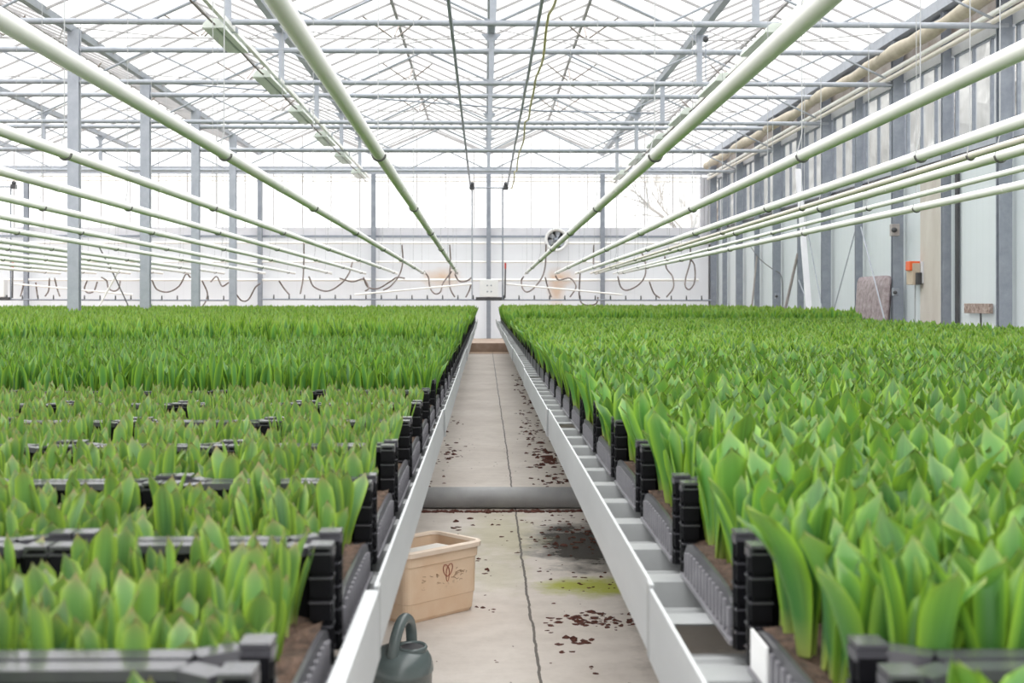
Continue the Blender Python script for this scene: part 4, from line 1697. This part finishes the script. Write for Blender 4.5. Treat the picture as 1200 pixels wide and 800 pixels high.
cpt = org + ex * .17 + ey * .14
b.add([cpt + ex * a + ey * c_ + Vector((0, 0, z)) for z in (.0, .03) for a, c_ in ((-.13, -.08), (.12, -.09), (.13, .08), (-.12, .09))],
      [(3, 2, 1, 0), (4, 5, 6, 7), (0, 1, 5, 4), (1, 2, 6, 5), (2, 3, 7, 6), (3, 0, 4, 7)])
o = b.build('foam_tray', M['foam'], bevel=.006)
o.location = (0, 0, .225)
b2 = MB()
tag(o, 'white foam tray lying inside the peach tub', 'tray')

# ------------------------------------------------------------------ watering can
wc = Vector((-.268, 3.95, 0))
root = empty('watering_can', wc)
tag(root, 'dark grey-green plastic watering can half under the left bench', 'watering can')
prof = [(.0, .0), (.090, .0), (.098, .012), (.101, .118), (.105, .121), (.105, .129), (.103, .140), (.099, .158), (.090, .174), (.074, .186), (.050, .193), (.0, .194)]
b = MB()
b.lathe(prof, n=40, sx=1.0, sy=1.25)
b.build('can_body', M['can'], root)
b = MB()
b.lathe([(.046, -.012), (.050, .004), (.046, .010), (.040, .008), (.037, -.002), (.036, -.006)], c=(.036, .0, .190), n=28, sy=1.15)
b.build('filler_rim', M['can'], root)
b = MB()
b.lathe([(.037, .0), (.0, .0)], c=(.036, .0, .1945), n=28, sy=1.15)
b.build('filler_hole', M['dark'], root)
hp = [(-.022, -.070, .13), (-.020, -.078, .17), (-.014, -.072, .225), (-.002, -.045, .268), (.010, 0, .282), (.022, .045, .268), (.029, .072, .23), (.032, .078, .165)]
MB().tube(smooth(hp), .018, 14).build('handle', M['can'], root)
sp_ = [(-.07, .05, .06), (-.13, .10, .11), (-.20, .17, .20), (-.25, .22, .28)]
s_ = MB().tube(smooth(sp_), [.026 - .012 * i / 18 for i in range(19)], 12).build('spout', M['can'], root)
MB().lathe([(.015, 0), (.032, .03), (.030, .034), (0, .036)], (-.25, .22, .275), 16).build('rose', M['can'], s_)

# ------------------------------------------------------------------ grey pipe across the aisle, debris
o = MB().tube([(-.75, 7.74, .066), (-.1, 7.72, .066), (.5, 7.71, .066), (1.3, 7.69, .066)], .066, 24).build('floor_pipe', M['conc_pipe'])
tag(o, 'thick grey pipe lying across the aisle floor', 'pipe')

b = MB()
rd = random.Random(12)


def crumb(x, y, s, flat=False):
    n = rd.randint(4, 6)
    pts = []
    for k in range(n):
        t = 2 * PI * k / n + rd.uniform(-.4, .4)
        r_ = s * rd.uniform(.5, 1.1)
        pts.append((x + r_ * math.cos(t) * 1.25, y + r_ * math.sin(t), rd.uniform(.0005, s * (.25 if flat else .5))))
    top = (x + rd.uniform(-s, s) * .3, y + rd.uniform(-s, s) * .3, s * rd.uniform(.3, 1.0) * (.5 if flat else 1))
    vs = pts + [top] + [(px_, py_, 0.0) for px_, py_, _ in pts]
    fs = [(k, (k + 1) % n, n) for k in range(n)] + [(n + 1 + k, n + 1 + (k + 1) % n, (k + 1) % n, k) for k in range(n)]
    b.add(vs, fs)


def scatter(cx, cy, sx, sy, n, s0, s1):
    for _ in range(n):
        x, y = rd.gauss(cx, sx), rd.gauss(cy, sy)
        if y < 2.8:
            continue
        if abs(y - 7.72) < .075:
            continue
        crumb(x, y, rd.uniform(s0, s1), rd.random() < .5)


scatter(.42, 5.02, .08, .05, 70, .006, .018)
scatter(.55, 4.95, .12, .06, 30, .004, .013)
scatter(.33, 4.7, .03, .03, 14, .008, .018)
scatter(.50, 5.7, .12, .15, 26, .004, .012)
scatter(.48, 6.75, .13, .22, 70, .006, .018)
scatter(.45, 7.3, .14, .12, 30, .004, .012)
for _ in range(420):
    crumb(rd.uniform(-.45, .95), 7.60 - abs(rd.gauss(0, .022)), rd.uniform(.006, .019))
for _ in range(150):                      # right margin beyond the pipe
    y = rd.uniform(7.9, 22)
    crumb(.50 + rd.gauss(0, .09) + .012 * (y - 8), y, rd.uniform(.008, .026))
scatter(.52, 10.2, .07, .5, 60, .010, .034)
scatter(.46, 12.5, .07, .9, 50, .008, .022)
scatter(.50, 8.6, .08, .3, 30, .008, .028)
for _ in range(50):                       # left margin
    y = rd.uniform(7.9, 14)
    crumb(-.36 + rd.gauss(0, .07), y, rd.uniform(.006, .020))
scatter(-.28, 10.5, .05, .3, 20, .008, .024)
for _ in range(150):
    crumb(rd.uniform(-.4, .7), rd.uniform(3.9, 12), rd.uniform(.002, .007), True)
scatter(-.14, 7.0, .10, .2, 14, .008, .02)
for x, y in ((-.02, 6.2), (.0, 5.9), (.03, 5.2), (-.02, 5.25), (.35, 4.35), (.25, 4.9), (.3, 4.55)):
    scatter(x, y, .02, .03, 3, .004, .012)
o = b.build('debris', M['debris'])
tag(o, 'scattered brown leaf crumbs and soil on the aisle floor', 'debris', kind='stuff')
